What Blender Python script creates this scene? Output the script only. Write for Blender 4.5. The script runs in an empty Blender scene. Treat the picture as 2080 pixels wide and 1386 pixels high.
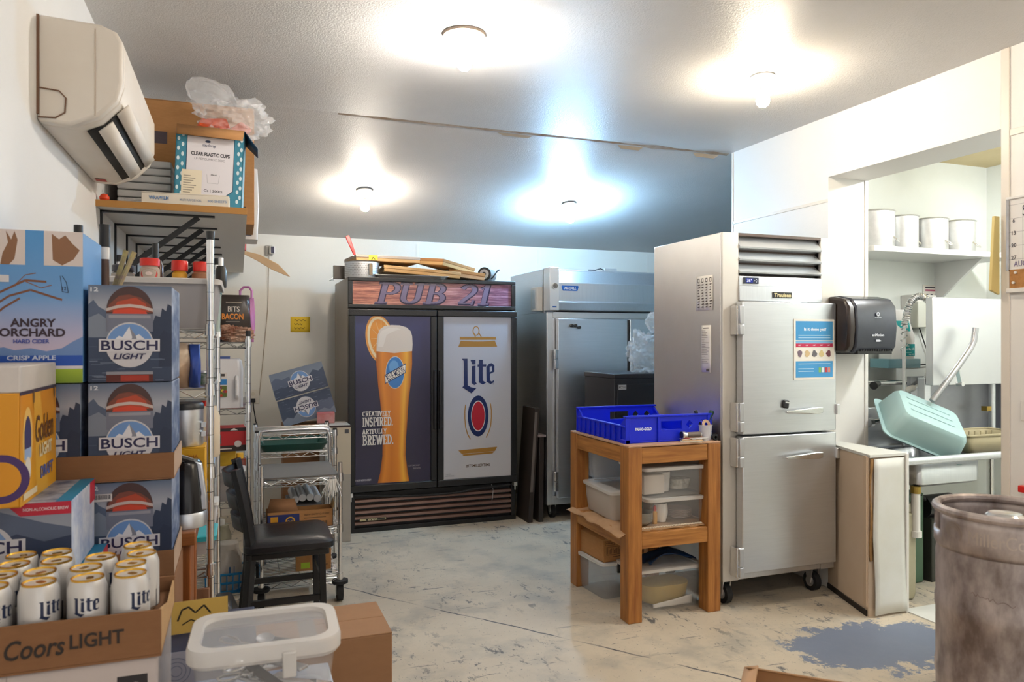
import bpy, bmesh, math, random
from mathutils import Vector, Matrix, noise as mnoise
R = math.radians; PI = math.pi
random.seed(7)
SC = bpy.context.scene; COL = SC.collection

# ---------------------------------------------------------------- camera, world, exposure
cam_d = bpy.data.cameras.new('camera'); cam = bpy.data.objects.new('camera', cam_d); COL.objects.link(cam)
cam.location = (0, 0, 1.48); cam.rotation_euler = (R(90), 0, R(-20.3))
cam_d.sensor_width = 36; cam_d.lens = 1500 / 2080 * 36; cam_d.clip_start = 0.05
cam_d.dof.use_dof = True; cam_d.dof.focus_distance = 4.6; cam_d.dof.aperture_fstop = 7.0
SC.camera = cam
w = bpy.data.worlds.new('world'); SC.world = w; w.use_nodes = True
w.node_tree.nodes['Background'].inputs[0].default_value = (1.0, 0.97, 0.95, 1)
w.node_tree.nodes['Background'].inputs[1].default_value = 0.85
SC.view_settings.view_transform = 'Standard'; SC.view_settings.look = 'None'
SC.view_settings.exposure = 0.33; SC.view_settings.gamma = 1.0; SC.view_settings.use_curve_mapping = False
cy = SC.cycles; cy.max_bounces = 6; cy.diffuse_bounces = 3; cy.glossy_bounces = 3; cy.transmission_bounces = 2; cy.transparent_max_bounces = 10
cy.caustics_reflective = False; cy.caustics_refractive = False; cy.use_adaptive_sampling = True; cy.adaptive_threshold = .08; cy.use_light_tree = False; cy.blur_glossy = .5
BULB_W = 520.0; TUBE_W = 110.0

# ---------------------------------------------------------------- colour and materials
def lin(c):
    if isinstance(c, str):
        c = c.lstrip('#'); c = [int(c[i:i+2], 16) / 255 for i in (0, 2, 4)]
        c = [x / 12.92 if x <= .04045 else ((x + .055) / 1.055) ** 2.4 for x in c]
    return (c[0], c[1], c[2], 1.0)
MATS = {}
def nd(nt, t, **kw):
    n = nt.nodes.new(t)
    for k, v in kw.items():
        if k.startswith('i_'): n.inputs[int(k[2:])].default_value = v
        else: setattr(n, k, v)
    return n
def mat(name, col, rough=.5, metal=0., var=None, bump=None, stretch=(1, 1, 1), spec=None, clear=0, tint=None, coat=0, emit=None, coords='Object'):
    """principled material; var=(scale, amount, colour) noise variation; bump=(scale, strength); clear = share of transparency"""
    if name in MATS: return MATS[name]
    m = bpy.data.materials.new(name); m.use_nodes = True; nt = m.node_tree; L = nt.links.new
    p = nt.nodes['Principled BSDF']; out = nt.nodes['Material Output']
    p.inputs['Base Color'].default_value = lin(col); p.inputs['Roughness'].default_value = rough; p.inputs['Metallic'].default_value = metal
    if spec is not None: p.inputs['Specular IOR Level'].default_value = spec
    if coat: p.inputs['Coat Weight'].default_value = coat; p.inputs['Coat Roughness'].default_value = .15
    if var or bump:
        tc = nd(nt, 'ShaderNodeTexCoord'); mp = nd(nt, 'ShaderNodeMapping'); mp.inputs['Scale'].default_value = stretch
        L(tc.outputs[coords], mp.inputs[0])
    if var:
        n = nd(nt, 'ShaderNodeTexNoise'); n.inputs['Scale'].default_value = var[0]; n.inputs['Detail'].default_value = 5; n.inputs['Roughness'].default_value = .62
        L(mp.outputs[0], n.inputs['Vector'])
        r = nd(nt, 'ShaderNodeValToRGB'); r.color_ramp.elements[0].position = .36; r.color_ramp.elements[1].position = .66
        r.color_ramp.elements[0].color = (0, 0, 0, 1); r.color_ramp.elements[1].color = (var[1],) * 3 + (1,)
        L(n.outputs['Fac'], r.inputs[0])
        mx = nd(nt, 'ShaderNodeMix', data_type='RGBA'); mx.inputs[6].default_value = lin(col); mx.inputs[7].default_value = lin(var[2])
        L(r.outputs[0], mx.inputs[0]); L(mx.outputs[2], p.inputs['Base Color'])
    if bump:
        n = nd(nt, 'ShaderNodeTexNoise'); n.inputs['Scale'].default_value = bump[0]; n.inputs['Detail'].default_value = 3
        L(mp.outputs[0], n.inputs['Vector'])
        b = nd(nt, 'ShaderNodeBump'); b.inputs['Strength'].default_value = bump[1]; b.inputs['Distance'].default_value = .01
        L(n.outputs['Fac'], b.inputs['Height']); L(b.outputs[0], p.inputs['Normal'])
    if clear:
        tr = nd(nt, 'ShaderNodeBsdfTransparent'); tr.inputs[0].default_value = lin(tint or (1, 1, 1)); ms = nd(nt, 'ShaderNodeMixShader')
        ms.inputs[0].default_value = clear; L(p.outputs[0], ms.inputs[1]); L(tr.outputs[0], ms.inputs[2]); L(ms.outputs[0], out.inputs[0])
    if emit:
        p.inputs['Emission Color'].default_value = lin(emit[0]); p.inputs['Emission Strength'].default_value = emit[1]
    MATS[name] = m; return m
# print: colour comes from the printed artwork stored on the mesh
def print_mat(name, rough, metal=0.):
    m = bpy.data.materials.new(name); m.use_nodes = True; nt = m.node_tree; p = nt.nodes['Principled BSDF']
    a = nd(nt, 'ShaderNodeVertexColor', layer_name='Col'); nt.links.new(a.outputs[0], p.inputs['Base Color'])
    p.inputs['Roughness'].default_value = rough; p.inputs['Metallic'].default_value = metal; MATS[name] = m; return m
PRINT = print_mat('printed_card', .5); PAPER = print_mat('printed_paper', .8); GLOSSP = print_mat('printed_gloss', .22)

steel = mat('brushed_steel', (.71, .73, .76), .36, .95, var=(9, .2, (.55, .57, .60)), stretch=(.6, .6, 14))
steel_h = mat('brushed_steel_cross', (.68, .70, .73), .34, .95, var=(9, .25, (.52, .54, .58)), stretch=(14, 14, .5))
steel_side = mat('steel_side', (.74, .72, .69), .42, 1., var=(3, .3, (.60, .58, .56)), bump=(2.2, .25))
chrome = mat('chrome_wire', (.80, .80, .80), .2, 1., var=(30, .3, (.55, .54, .52)))
alu = mat('dull_aluminium', (.78, .78, .78), .45, 1., var=(14, .4, (.5, .5, .5)))
white_pl = mat('white_plastic', '#e9e5df', .4)
ac_white = mat('unit_white', '#e6ddd0', .45, var=(4, .3, '#d6c8b6'))
black_pl = mat('black_plastic', '#17171a', .42)
black_mt = mat('black_metal', '#141416', .4, bump=(90, .12))
rubber = mat('rubber', '#1a1a1c', .7)
vinyl = mat('black_vinyl', '#16151a', .32, bump=(120, .08))
card = mat('cardboard', '#b07f4e', .85, var=(26, .35, '#9a6b3e'), stretch=(1, 1, 4))
card_d = mat('cardboard_dark', '#8f6543', .85, var=(26, .3, '#7c5536'), stretch=(1, 1, 4))
card_in = mat('cardboard_inside', '#c59e6d', .85, var=(26, .3, '#b08a5c'))
kraft = mat('kraft_paper', '#c9a27b', .85, var=(14, .4, '#b08a64'), bump=(20, .3))
paper_w = mat('white_paper', '#efe9df', .8)
clear_pl = mat('clear_plastic', '#eef0f0', .12, clear=.90, spec=.6)
frost = mat('frosted_plastic', '#e9e8e6', .3, clear=.42)
frost_lid = mat('frosted_lid', '#eceae6', .35, clear=.22)
film = mat('clear_film', '#ffffff', .08, clear=.74, spec=.8, bump=(30, .6))
wall_m = mat('wall_white', '#f0ede8', .5, var=(1.6, .25, '#e7e1d8'), bump=(60, .04))
wall_bk = mat('wall_warm_lit', '#ebe6dc', .5, var=(1.4, .3, '#e2dacb'), bump=(60, .04))  # cream tone is warm bulb light put into the wall's base colour
frp = mat('scullery_panel', '#f2f4ee', .3, var=(2.5, .25, '#e2e6da'), bump=(80, .05))
ceil_m = mat('ceiling_gloss', '#d8d5d2', .47, var=(1.3, .5, '#cbc7c3'), bump=(150, .35), spec=.45)
teal = mat('teal_plastic', '#0f6f70', .35); blue_pl = mat('crate_blue', '#0a26d8', .33)
red_pl = mat('red_plastic', '#d3281c', .35); gold_m = mat('gold_lid', '#e8b850', .25, 1.); can_w = mat('can_white', '#dedbd8', .3, .25)
porc = mat('porcelain', '#f3efe8', .25)
def wood(name, c1, c2, axis, sc=3.0, rough=.5):
    st = [14, 14, 14]; st['xyz'.index(axis)] = .9
    return mat(name, c1, rough, var=(sc, .95, c2), stretch=st, bump=(sc * 2, .08))
wood_x = wood('stained_wood_x', '#bd8240', '#8a5220', 'x'); wood_y = wood('stained_wood_y', '#bd8240', '#8a5220', 'y'); wood_z = wood('stained_wood_z', '#b67a3a', '#8a5220', 'z')
oak_x = wood('oak_x', '#a9672c', '#6e3c14', 'x'); oak_z = wood('oak_z', '#a05d26', '#64340f', 'z')

# ---------------------------------------------------------------- mesh helpers
class MB:
    def __init__(s): s.v = []; s.f = []
    def add(s, vs, fs):
        o = len(s.v); s.v += [tuple(v) for v in vs]; s.f += [tuple(i + o for i in f) for f in fs]; return s
    def box(s, x0, y0, z0, x1, y1, z1):
        return s.add([(x0,y0,z0),(x1,y0,z0),(x1,y1,z0),(x0,y1,z0),(x0,y0,z1),(x1,y0,z1),(x1,y1,z1),(x0,y1,z1)],
                     [(0,3,2,1),(4,5,6,7),(0,1,5,4),(1,2,6,5),(2,3,7,6),(3,0,4,7)])
    def bar(s, p0, p1, w, h=None, up=(0, 0, 1)):
        p0 = Vector(p0); p1 = Vector(p1); d = (p1 - p0).normalized(); u = Vector(up)
        if abs(d.dot(u)) > .98: u = Vector((0, 1, 0))
        a = d.cross(u).normalized() * (w / 2); b = a.cross(d).normalized() * ((h or w) / 2); vs = []
        for p in (p0, p1): vs += [p - a - b, p + a - b, p + a + b, p - a + b]
        return s.add(vs, [(0,1,2,3),(7,6,5,4),(0,4,5,1),(1,5,6,2),(2,6,7,3),(3,7,4,0)])
    def cyl(s, p0, p1, r0, r1=None, n=14, caps=True):
        p0 = Vector(p0); p1 = Vector(p1); d = (p1 - p0).normalized(); u = Vector((0,0,1)) if abs(d.z) < .9 else Vector((1,0,0))
        a = d.cross(u).normalized(); b = d.cross(a); r1 = r0 if r1 is None else r1; vs = []
        for p, r in ((p0, r0), (p1, r1)): vs += [p + (a * math.cos(2*PI*i/n) + b * math.sin(2*PI*i/n)) * r for i in range(n)]
        fs = [(i, (i+1) % n, n + (i+1) % n, n + i) for i in range(n)]
        if caps: fs += [tuple(range(n))[::-1], tuple(range(n, 2*n))]
        return s.add(vs, fs)
    def tube(s, pts, r, n=8, closed=False):
        pts = [Vector(p) for p in pts]; N = len(pts); vs = []; fs = []; pa = None
        for i, p in enumerate(pts):
            if closed: d = pts[(i+1) % N] - pts[i-1]
            else: d = pts[min(i+1, N-1)] - pts[max(i-1, 0)]
            d = d.normalized() if d.length > 1e-9 else Vector((0,0,1))
            if pa is None: u = Vector((0,0,1)) if abs(d.z) < .9 else Vector((1,0,0)); a = d.cross(u).normalized()
            else: a = (pa - d * pa.dot(d)); a = a.normalized() if a.length > 1e-6 else pa
            pa = a; b = d.cross(a); rr = r[i] if isinstance(r, (list, tuple)) else r
            vs += [p + (a * math.cos(2*PI*k/n) + b * math.sin(2*PI*k/n)) * rr for k in range(n)]
        for i in range(N if closed else N - 1):
            j = (i + 1) % N
            fs += [(i*n+k, i*n+(k+1) % n, j*n+(k+1) % n, j*n+k) for k in range(n)]
        if not closed: fs += [tuple(range(n))[::-1], tuple(range((N-1)*n, N*n))]
        return s.add(vs, fs)
    def lathe(s, prof, n=24, c=(0, 0, 0), skip=None):
        vs = []; fs = []
        for r, z in prof: vs += [(c[0] + r*math.cos(2*PI*i/n), c[1] + r*math.sin(2*PI*i/n), c[2] + z) for i in range(n)]
        for j in range(len(prof) - 1):
            for i in range(n):
                if skip and skip(j, i): continue
                fs.append((j*n+i, j*n+(i+1) % n, (j+1)*n+(i+1) % n, (j+1)*n+i))
        if prof[0][0] > 1e-5 and not skip: fs.append(tuple(range(n))[::-1])
        if prof[-1][0] > 1e-5 and not skip: fs.append(tuple(range((len(prof)-1)*n, len(prof)*n)))
        return s.add(vs, fs)
    def prism(s, poly, h0, h1, axis='z'):
        mp = {'z': lambda a, b, h: (a, b, h), 'y': lambda a, b, h: (a, h, b), 'x': lambda a, b, h: (h, a, b)}[axis]; n = len(poly)
        return s.add([mp(a, b, h0) for a, b in poly] + [mp(a, b, h1) for a, b in poly],
                     [tuple(range(n))[::-1], tuple(range(n, 2*n))] + [(i, (i+1) % n, n+(i+1) % n, n+i) for i in range(n)])
    def loft(s, lev, cap0=True, cap1=True, k=5):
        """rounded rectangles (z, half x, half y, corner r[, cx, cy])"""
        n = 4 * k; vs = []
        for l in lev:
            z, hx, hy, r = l[:4]; cx, cy = (l[4], l[5]) if len(l) > 4 else (0, 0)
            for q, (sx, sy) in enumerate(((1,1),(-1,1),(-1,-1),(1,-1))):
                for i in range(k):
                    a = PI/2 * (q + i / (k - 1)); vs.append((cx + sx*(hx-r) + r*math.cos(a), cy + sy*(hy-r) + r*math.sin(a), z))
        fs = [(j*n+i, j*n+(i+1) % n, (j+1)*n+(i+1) % n, (j+1)*n+i) for j in range(len(lev)-1) for i in range(n)]
        if cap0: fs.append(tuple(range(n))[::-1])
        if cap1: fs.append(tuple(range((len(lev)-1)*n, len(lev)*n)))
        return s.add(vs, fs)
    def grid(s, fn, nu, nv):
        vs = [fn(i / nu, j / nv) for j in range(nv + 1) for i in range(nu + 1)]; W = nu + 1
        return s.add(vs, [(j*W+i, j*W+i+1, (j+1)*W+i+1, (j+1)*W+i) for j in range(nv) for i in range(nu)])
    def xf(s, M):
        s.v = [tuple(M @ Vector(v)) for v in s.v]; return s
    def build(s, name, m, parent=None, bevel=0, smooth=35, solid=0, normals=True):
        me = bpy.data.meshes.new(name); me.from_pydata(s.v, [], s.f)
        if normals:
            b = bmesh.new(); b.from_mesh(me); bmesh.ops.recalc_face_normals(b, faces=b.faces); b.to_mesh(me); b.free()
        if smooth:
            for p in me.polygons: p.use_smooth = True
            me.set_sharp_from_angle(angle=R(smooth))
        me.materials.append(m); o = bpy.data.objects.new(name, me); COL.objects.link(o)
        if parent: o.parent = parent
        if solid:
            md = o.modifiers.new('thick', 'SOLIDIFY'); md.thickness = solid; md.offset = 0
        if bevel:
            md = o.modifiers.new('bevel', 'BEVEL'); md.width = bevel; md.segments = 2; md.limit_method = 'ANGLE'; md.angle_limit = R(40)
        return o
def box(name, m, parent, a, b, bevel=0): return MB().box(*a, *b).build(name, m, parent, bevel)
def tag(o, label, cat, group=None):
    o['label'] = label; o['category'] = cat
    if group: o['group'] = group
    return o
def thing(name, label, cat, loc=(0,0,0), rz=0, group=None, rot=None):
    o = bpy.data.objects.new(name, None); COL.objects.link(o); o.empty_display_size = .05; o.location = loc
    o.rotation_euler = rot or (0, 0, R(rz)); return tag(o, label, cat, group)
def struct(o): o['kind'] = 'structure'; return o
def stuff(o): o['kind'] = 'stuff'; return o
def lab(o, l): o['label'] = l; return o
def dup(root, loc, rz=None, label=None, rot=None):
    def cp(o, par):
        c = o.copy(); COL.objects.link(c); c.parent = par
        for ch in list(o.children): cp(ch, c)
        return c
    r = cp(root, None); r.location = loc
    if rz is not None: r.rotation_euler = (0, 0, R(rz))
    if rot: r.rotation_euler = rot
    if label: r['label'] = label
    return r

# ---------------------------------------------------------------- flat print (lettering, artwork) as thin coloured faces
TXT = {}
def text_polys(t, bold=0., shear=0., space=1.):
    k = (t, bold, shear, space)
    if k not in TXT:
        c = bpy.data.curves.new('t', 'FONT'); c.body = t; c.offset = bold; c.shear = shear; c.space_character = space; c.resolution_u = 3
        c.align_x = 'CENTER'; o = bpy.data.objects.new('t', c); COL.objects.link(o); dg = bpy.context.evaluated_depsgraph_get()
        me = o.evaluated_get(dg).to_mesh(); TXT[k] = ([(v.co.x, v.co.y) for v in me.vertices], [tuple(p.vertices) for p in me.polygons])
        bpy.data.objects.remove(o); bpy.data.curves.remove(c)
    return TXT[k]
# slab-serif lettering drawn from strokes: v = stem, h = thin bar, c = curve, s = serif
def arc(cx, cy, rx, ry, a0, a1, n=12): return [(cx + rx*math.cos(R(a0+(a1-a0)*i/n)), cy + ry*math.sin(R(a0+(a1-a0)*i/n))) for i in range(n+1)]
def serif(x, y, w=.17): return ('h', [(x-w, y), (x+w, y)])
def st(x, a=0, b=1, s0=1, s1=1): return [('v', [(x, a), (x, b)])] + ([serif(x, .04)] if s0 else []) + ([serif(x, .96)] if s1 else [])
SLAB = {
 'P': (.66, st(.2) + [('c', [(.2,.95),(.4,.95)] + arc(.4,.72,.2,.23,90,-90) + [(.2,.49)])]),
 'U': (.78, [('v', [(.17,1),(.17,.3)]), ('c', [(.17,.35)] + arc(.39,.3,.22,.24,180,360) + [(.61,.35)]), ('v', [(.61,1),(.61,.3)]), serif(.17,.96), serif(.61,.96)]),
 'B': (.70, st(.2) + [('c', [(.2,.95),(.36,.95)] + arc(.36,.74,.19,.21,90,-90) + [(.2,.53)]), ('c', [(.2,.53),(.38,.53)] + arc(.38,.29,.22,.24,90,-90) + [(.2,.05)])]),
 '2': (.62, [('c', arc(.3,.72,.2,.23,160,-30) + [(.42,.5),(.12,.08)]), ('h', [(.08,.06),(.54,.06)]), ('h', [(.51,.0),(.53,.22)])]),
 '1': (.50, st(.26, s1=0) + [('h', [(.28,.97),(.08,.82)])]),
 'C': (.66, [('c', arc(.35,.5,.25,.44,50,310,16)), ('h', [(.54,.72),(.54,.98)])]),
 'R': (.70, st(.2) + [('c', [(.2,.95),(.38,.95)] + arc(.38,.74,.19,.21,90,-90) + [(.2,.53)]), ('c', [(.36,.53),(.58,.03)]), serif(.6,.04,.1)]),
 'E': (.62, st(.2) + [('h', [(.2,.95),(.54,.95)]), ('h', [(.2,.51),(.44,.51)]), ('h', [(.2,.05),(.54,.05)]), ('h', [(.53,1),(.53,.76)]), ('h', [(.53,0),(.53,.24)])]),
 'A': (.70, [('c', [(.12,.03),(.35,.97)]), ('v', [(.35,.97),(.58,.03)]), ('h', [(.2,.32),(.5,.32)]), serif(.12,.04,.12), serif(.58,.04,.13)]),
 'T': (.62, st(.31, s1=0) + [('h', [(.03,.95),(.59,.95)]), ('h', [(.05,1),(.05,.74)]), ('h', [(.57,1),(.57,.74)])]),
 'I': (.40, st(.2)), 'V': (.68, [('v', [(.12,.97),(.34,.03)]), ('c', [(.34,.03),(.56,.97)]), serif(.12,.96,.13), serif(.57,.96,.12)]),
 'L': (.58, st(.2) + [('h', [(.2,.05),(.52,.05)]), ('h', [(.51,0),(.51,.28)])]),
 'Y': (.66, [('v', [(.33,.45),(.33,0)]), ('v', [(.1,.97),(.33,.45)]), ('c', [(.33,.45),(.56,.97)]), serif(.33,.04), serif(.1,.96,.12), serif(.56,.96,.11)]),
 'N': (.76, [('c', [(.16,0),(.16,1)]), ('v', [(.16,.97),(.6,.03)]), ('c', [(.6,0),(.6,1)]), serif(.16,.04,.13), serif(.14,.96,.12), serif(.6,.96,.13)]),
 'S': (.58, [('v', arc(.29,.73,.19,.21,40,270) + arc(.29,.28,.2,.23,90,-140)), ('h', [(.46,.74),(.46,.97)]), ('h', [(.1,.03),(.1,.28)])]),
 'D': (.74, st(.2) + [('c', [(.2,.95),(.36,.95)] + arc(.36,.5,.28,.45,90,-90) + [(.2,.05)])]),
 'F': (.58, st(.2) + [('h', [(.2,.95),(.54,.95)]), ('h', [(.2,.5),(.44,.5)]), ('h', [(.53,1),(.53,.74)])]),
 'W': (.98, [('v', [(.1,.97),(.3,.03)]), ('c', [(.3,.03),(.5,.9)]), ('v', [(.5,.9),(.68,.03)]), ('c', [(.68,.03),(.88,.97)]), serif(.1,.96,.12), serif(.5,.96,.1), serif(.88,.96,.1)]),
 '.': (.24, [('v', [(.12,0),(.12,.14)])]), ' ': (.36, [])}
# gothic lettering of the beer mark, each letter an outline; e has a counter
LITE = [[(0,300),(50,300),(52,72),(80,55),(128,45),(85,2),(5,55),(18,70),(18,280)], [(75,290),(120,290),(120,250),(92,250)],
        [(88,235),(120,240),(120,100),(132,85),(110,72),(85,90)],
        [(150,290),(185,290),(185,250),(215,250),(215,230),(185,230),(185,110),(213,92),(185,75),(150,95),(150,230),(138,230),(138,250),(150,250)],
        [(215,225),(240,255),(265,260),(288,240),(288,185),(248,165),(248,110),(265,100),(286,115),(280,90),(252,78),(218,100)], [(246,228),(264,232),(266,190),(246,182)]]
class Decal:
    """flat artwork on a face: x along u, y along v, built a hair off the surface; wrap=r puts it round a cylinder of radius r (angle 0 = -y)"""
    def __init__(s, o, u=(1,0,0), v=(0,0,1), wrap=None, step=.0005):
        s.o = Vector(o); s.u = Vector(u).normalized(); s.vv = Vector(v).normalized(); s.n = s.u.cross(s.vv); s.V = []; s.F = []; s.C = []; s.wrap = wrap; s.step = step; s.cnt = 0
        s.px = None
    def map(s, x0, y0, x1, y1, w, h):        # artwork units -> metres (y1 is the lower edge)
        s.px = (x0, y1, w / (x1 - x0), h / (y1 - y0)); return s
    def pt(s, x, y, k):
        d = s.step * (k + 1) + (s.cnt % 40) * 5e-6
        if s.wrap:
            a = x / s.wrap; r = s.wrap + d; return s.o + Vector((r*math.sin(a), -r*math.cos(a), y))
        return s.o + s.u * x + s.vv * y + s.n * d
    def _m(s, p):
        return ((p[0]-s.px[0]) * s.px[2], (s.px[1]-p[1]) * s.px[3]) if s.px else p
    def poly(s, pts, col, k=0, raw=False):
        s.cnt += 1; b = len(s.V); q = pts if raw else [s._m(p) for p in pts]; s.V += [s.pt(x, y, k) for x, y in q]; s.F.append(tuple(range(b, b + len(q))))
        s.C.append([lin(c) for c in col] if isinstance(col, list) else [lin(col)] * len(q)); return s
    def rect(s, x0, y0, x1, y1, col, k=0): return s.poly([(x0,y0),(x1,y0),(x1,y1),(x0,y1)], col, k)
    def grad(s, x0, y0, x1, y1, c0, c1, k=0): return s.poly([(x0,y0),(x1,y0),(x1,y1),(x0,y1)], [c0, c0, c1, c1], k)
    def ell(s, cx, cy, rx, ry, col, k=0, a0=0, a1=360, n=28):
        return s.poly([(cx + rx*math.cos(R(a0+(a1-a0)*i/n)), cy + ry*math.sin(R(a0+(a1-a0)*i/n))) for i in range(n + (a1-a0 < 360))], col, k)
    def line(s, pts, w, col, k=0):
        for a, b in zip(pts, pts[1:]):
            dx, dy = b[0]-a[0], b[1]-a[1]; l = math.hypot(dx, dy) or 1; ox, oy = -dy/l*w/2, dx/l*w/2
            s.poly([(a[0]+ox,a[1]+oy),(b[0]+ox,b[1]+oy),(b[0]-ox,b[1]-oy),(a[0]-ox,a[1]-oy)], col, k)
        return s
    def raw2d(s, vs, fs, col, k, cx, cy, sx, sy, rot=0, stroke=False):
        c0, s0 = math.cos(R(rot)), math.sin(R(rot)); b = len(s.V); mx, my = s._m((cx, cy)); fx, fy = (abs(s.px[2]), abs(s.px[3])) if s.px else (1, 1)
        s.cnt += 1
        for i, (x, y) in enumerate(vs):
            if stroke and i % 4 == 0: s.cnt += 1
            x, y = x*sx*fx, y*sy*fy; s.V.append(s.pt(mx + x*c0 - y*s0, my + x*s0 + y*c0, k))
        for f in fs: s.F.append(tuple(i + b for i in f)); s.C.append([lin(col)] * len(f))
        return s
    def text(s, t, cx, cy, h, col, k=2, w=None, bold=.015, shear=0., rot=0, space=1.):
        vs, fs = text_polys(t, bold, shear, space)
        if not vs: return s
        xs = [v[0] for v in vs]; ys = [v[1] for v in vs]; W = max(xs)-min(xs); H = max(ys)-min(ys); mx, my = (max(xs)+min(xs))/2, (max(ys)+min(ys))/2
        sy = h / H; sx = (w / W) if w else sy
        return s.raw2d([(x-mx, y-my) for x, y in vs], fs, col, k, cx, cy, sx, sy, rot)
    def slab(s, t, cx, cy, h, w, col, k=2, thick=.17, thin=.085, shear=0.):
        W = sum(SLAB[c][0] for c in t); x = -W/2; vs = []; fs = []
        for c in t:
            for kind, pts in SLAB[c][1]:
                tw = thin if kind == 'h' else thick
                for a, b in zip(pts, pts[1:]):
                    dx, dy = b[0]-a[0], b[1]-a[1]; l = math.hypot(dx, dy) or 1
                    tt = tw if kind != 'c' else thin + (thick - thin) * abs(dy) / l
                    e = .012; ox, oy = -dy/l*tt/2, dx/l*tt/2; ex, ey = dx/l*e, dy/l*e; o = len(vs)
                    for px, py in ((a[0]+ox-ex,a[1]+oy-ey),(a[0]-ox-ex,a[1]-oy-ey),(b[0]-ox+ex,b[1]-oy+ey),(b[0]+ox+ex,b[1]+oy+ey)): vs.append((px + x + shear*(py-.5), py - .5))
                    fs.append((o, o+1, o+2, o+3))
            x += SLAB[c][0]
        return s.raw2d(vs, fs, col, k, cx, cy, w / W, h, 0, True)
    def lite(s, cx, cy, h, w, col, bg, k=2):
        for i, g in enumerate(LITE):
            s.raw2d([((x-144)/288, (y-150)/298) for x, y in g], [tuple(range(len(g)))], bg if i == 5 else col, k + (i == 5), cx, cy, w, h)
        return s
    def build(s, name, parent, m=None):
        me = bpy.data.meshes.new(name); me.from_pydata([tuple(v) for v in s.V], [], s.F)
        at = me.color_attributes.new('Col', 'FLOAT_COLOR', 'CORNER'); i = 0
        for c in s.C:
            for q in c: at.data[i].color = q; i += 1
        me.materials.append(m or PRINT); o = bpy.data.objects.new(name, me); COL.objects.link(o); o.parent = parent; return o
# ---------------------------------------------------------------- the setting
def floor_material():
    m = bpy.data.materials.new('painted_concrete'); m.use_nodes = True; nt = m.node_tree; L = nt.links.new; p = nt.nodes['Principled BSDF']
    tc = nd(nt, 'ShaderNodeTexCoord'); pos = tc.outputs['Object']
    def noise(scale, stretch=(1,1,1), rot=0, det=6, rough=.6, dist=0):
        mp = nd(nt, 'ShaderNodeMapping'); mp.inputs['Scale'].default_value = stretch; mp.inputs['Rotation'].default_value = (0, 0, R(rot)); L(pos, mp.inputs[0])
        n = nd(nt, 'ShaderNodeTexNoise'); n.inputs['Scale'].default_value = scale; n.inputs['Detail'].default_value = det; n.inputs['Roughness'].default_value = rough; n.inputs['Distortion'].default_value = dist
        L(mp.outputs[0], n.inputs[0]); return n.outputs['Fac']
    def ramp(f, a, b, inv=False):
        r = nd(nt, 'ShaderNodeMapRange'); r.inputs[1].default_value = a; r.inputs[2].default_value = b; r.inputs[3].default_value = 1 if inv else 0; r.inputs[4].default_value = 0 if inv else 1
        L(f, r.inputs[0]); return r.outputs[0]
    def mth(op, a, b):
        n = nd(nt, 'ShaderNodeMath', operation=op)
        for i, q in enumerate((a, b)):
            if isinstance(q, (int, float)): n.inputs[i].default_value = q
            else: L(q, n.inputs[i])
        return n.outputs[0]
    def mix(f, a, b):
        n = nd(nt, 'ShaderNodeMix', data_type='RGBA')
        if isinstance(f, (int, float)): n.inputs[0].default_value = f
        else: L(f, n.inputs[0])
        for i, q in ((6, a), (7, b)):
            if isinstance(q, str): n.inputs[i].default_value = lin(q)
            else: L(q, n.inputs[i])
        return n.outputs[2]
    c = mix(ramp(noise(1.3), .35, .7), '#dacdb8', '#c6b8a3')
    c = mix(mth('MULTIPLY', ramp(noise(3.2, det=8), .49, .67), .55), c, '#98968f')                      # worn grey haze
    zone = ramp(noise(1.1, rot=20, det=2), .46, .60)                                                       # where the paint is scuffed
    a = mth('MULTIPLY', ramp(noise(17, (1, .45, 1), 25, 9, .74), .56, .595), zone)
    b = mth('MULTIPLY', ramp(noise(11, (.3, 2.6, 1), 55, 8, .72), .60, .63), ramp(noise(1.7, rot=70, det=2), .42, .58))
    d = ramp(noise(70, det=3, rough=.5), .665, .70)
    chips = mth('MAXIMUM', mth('MAXIMUM', a, b), mth('MULTIPLY', d, .8))
    c = mix(mth('MULTIPLY', chips, .85), c, '#474a52')
    sep = nd(nt, 'ShaderNodeSeparateXYZ'); L(pos, sep.inputs[0])                                            # bare patch by the half wall
    ex = mth('DIVIDE', mth('SUBTRACT', sep.outputs[0], 2.92), .46); ey = mth('DIVIDE', mth('SUBTRACT', sep.outputs[1], 2.76), .27)
    rr = mth('SQRT', mth('ADD', mth('MULTIPLY', ex, ex), mth('MULTIPLY', ey, ey)), 0)
    rr = mth('ADD', rr, mth('MULTIPLY', mth('SUBTRACT', noise(6, det=10, rough=.76), .5), 2.3))
    c = mix(ramp(rr, .93, 1.0, True), c, '#767f92')
    cr = ramp(mth('ABSOLUTE', mth('SUBTRACT', mth('ADD', mth('MULTIPLY', sep.outputs[0], -1.25), mth('MULTIPLY', mth('SUBTRACT', noise(1.5), .5), .12)), mth('SUBTRACT', sep.outputs[1], 5.25)), 0), .004, .012, True)
    c = mix(mth('MULTIPLY', cr, ramp(noise(2.0), .45, .55)), c, '#45464c')                                  # long cracks
    L(c, p.inputs['Base Color'])
    ro = nd(nt, 'ShaderNodeMapRange'); ro.inputs[3].default_value = .42; ro.inputs[4].default_value = .68; L(noise(6), ro.inputs[0]); L(ro.outputs[0], p.inputs['Roughness'])
    bm = nd(nt, 'ShaderNodeBump'); bm.inputs['Strength'].default_value = .25; bm.inputs['Distance'].default_value = .004; L(mth('SUBTRACT', noise(24, det=8), mth('MULTIPLY', chips, .5)), bm.inputs['Height']); L(bm.outputs[0], p.inputs['Normal'])
    return m
XL, XR, YB, YN, CH = -.575, 3.32, 6.72, -2.6, 2.83
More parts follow.
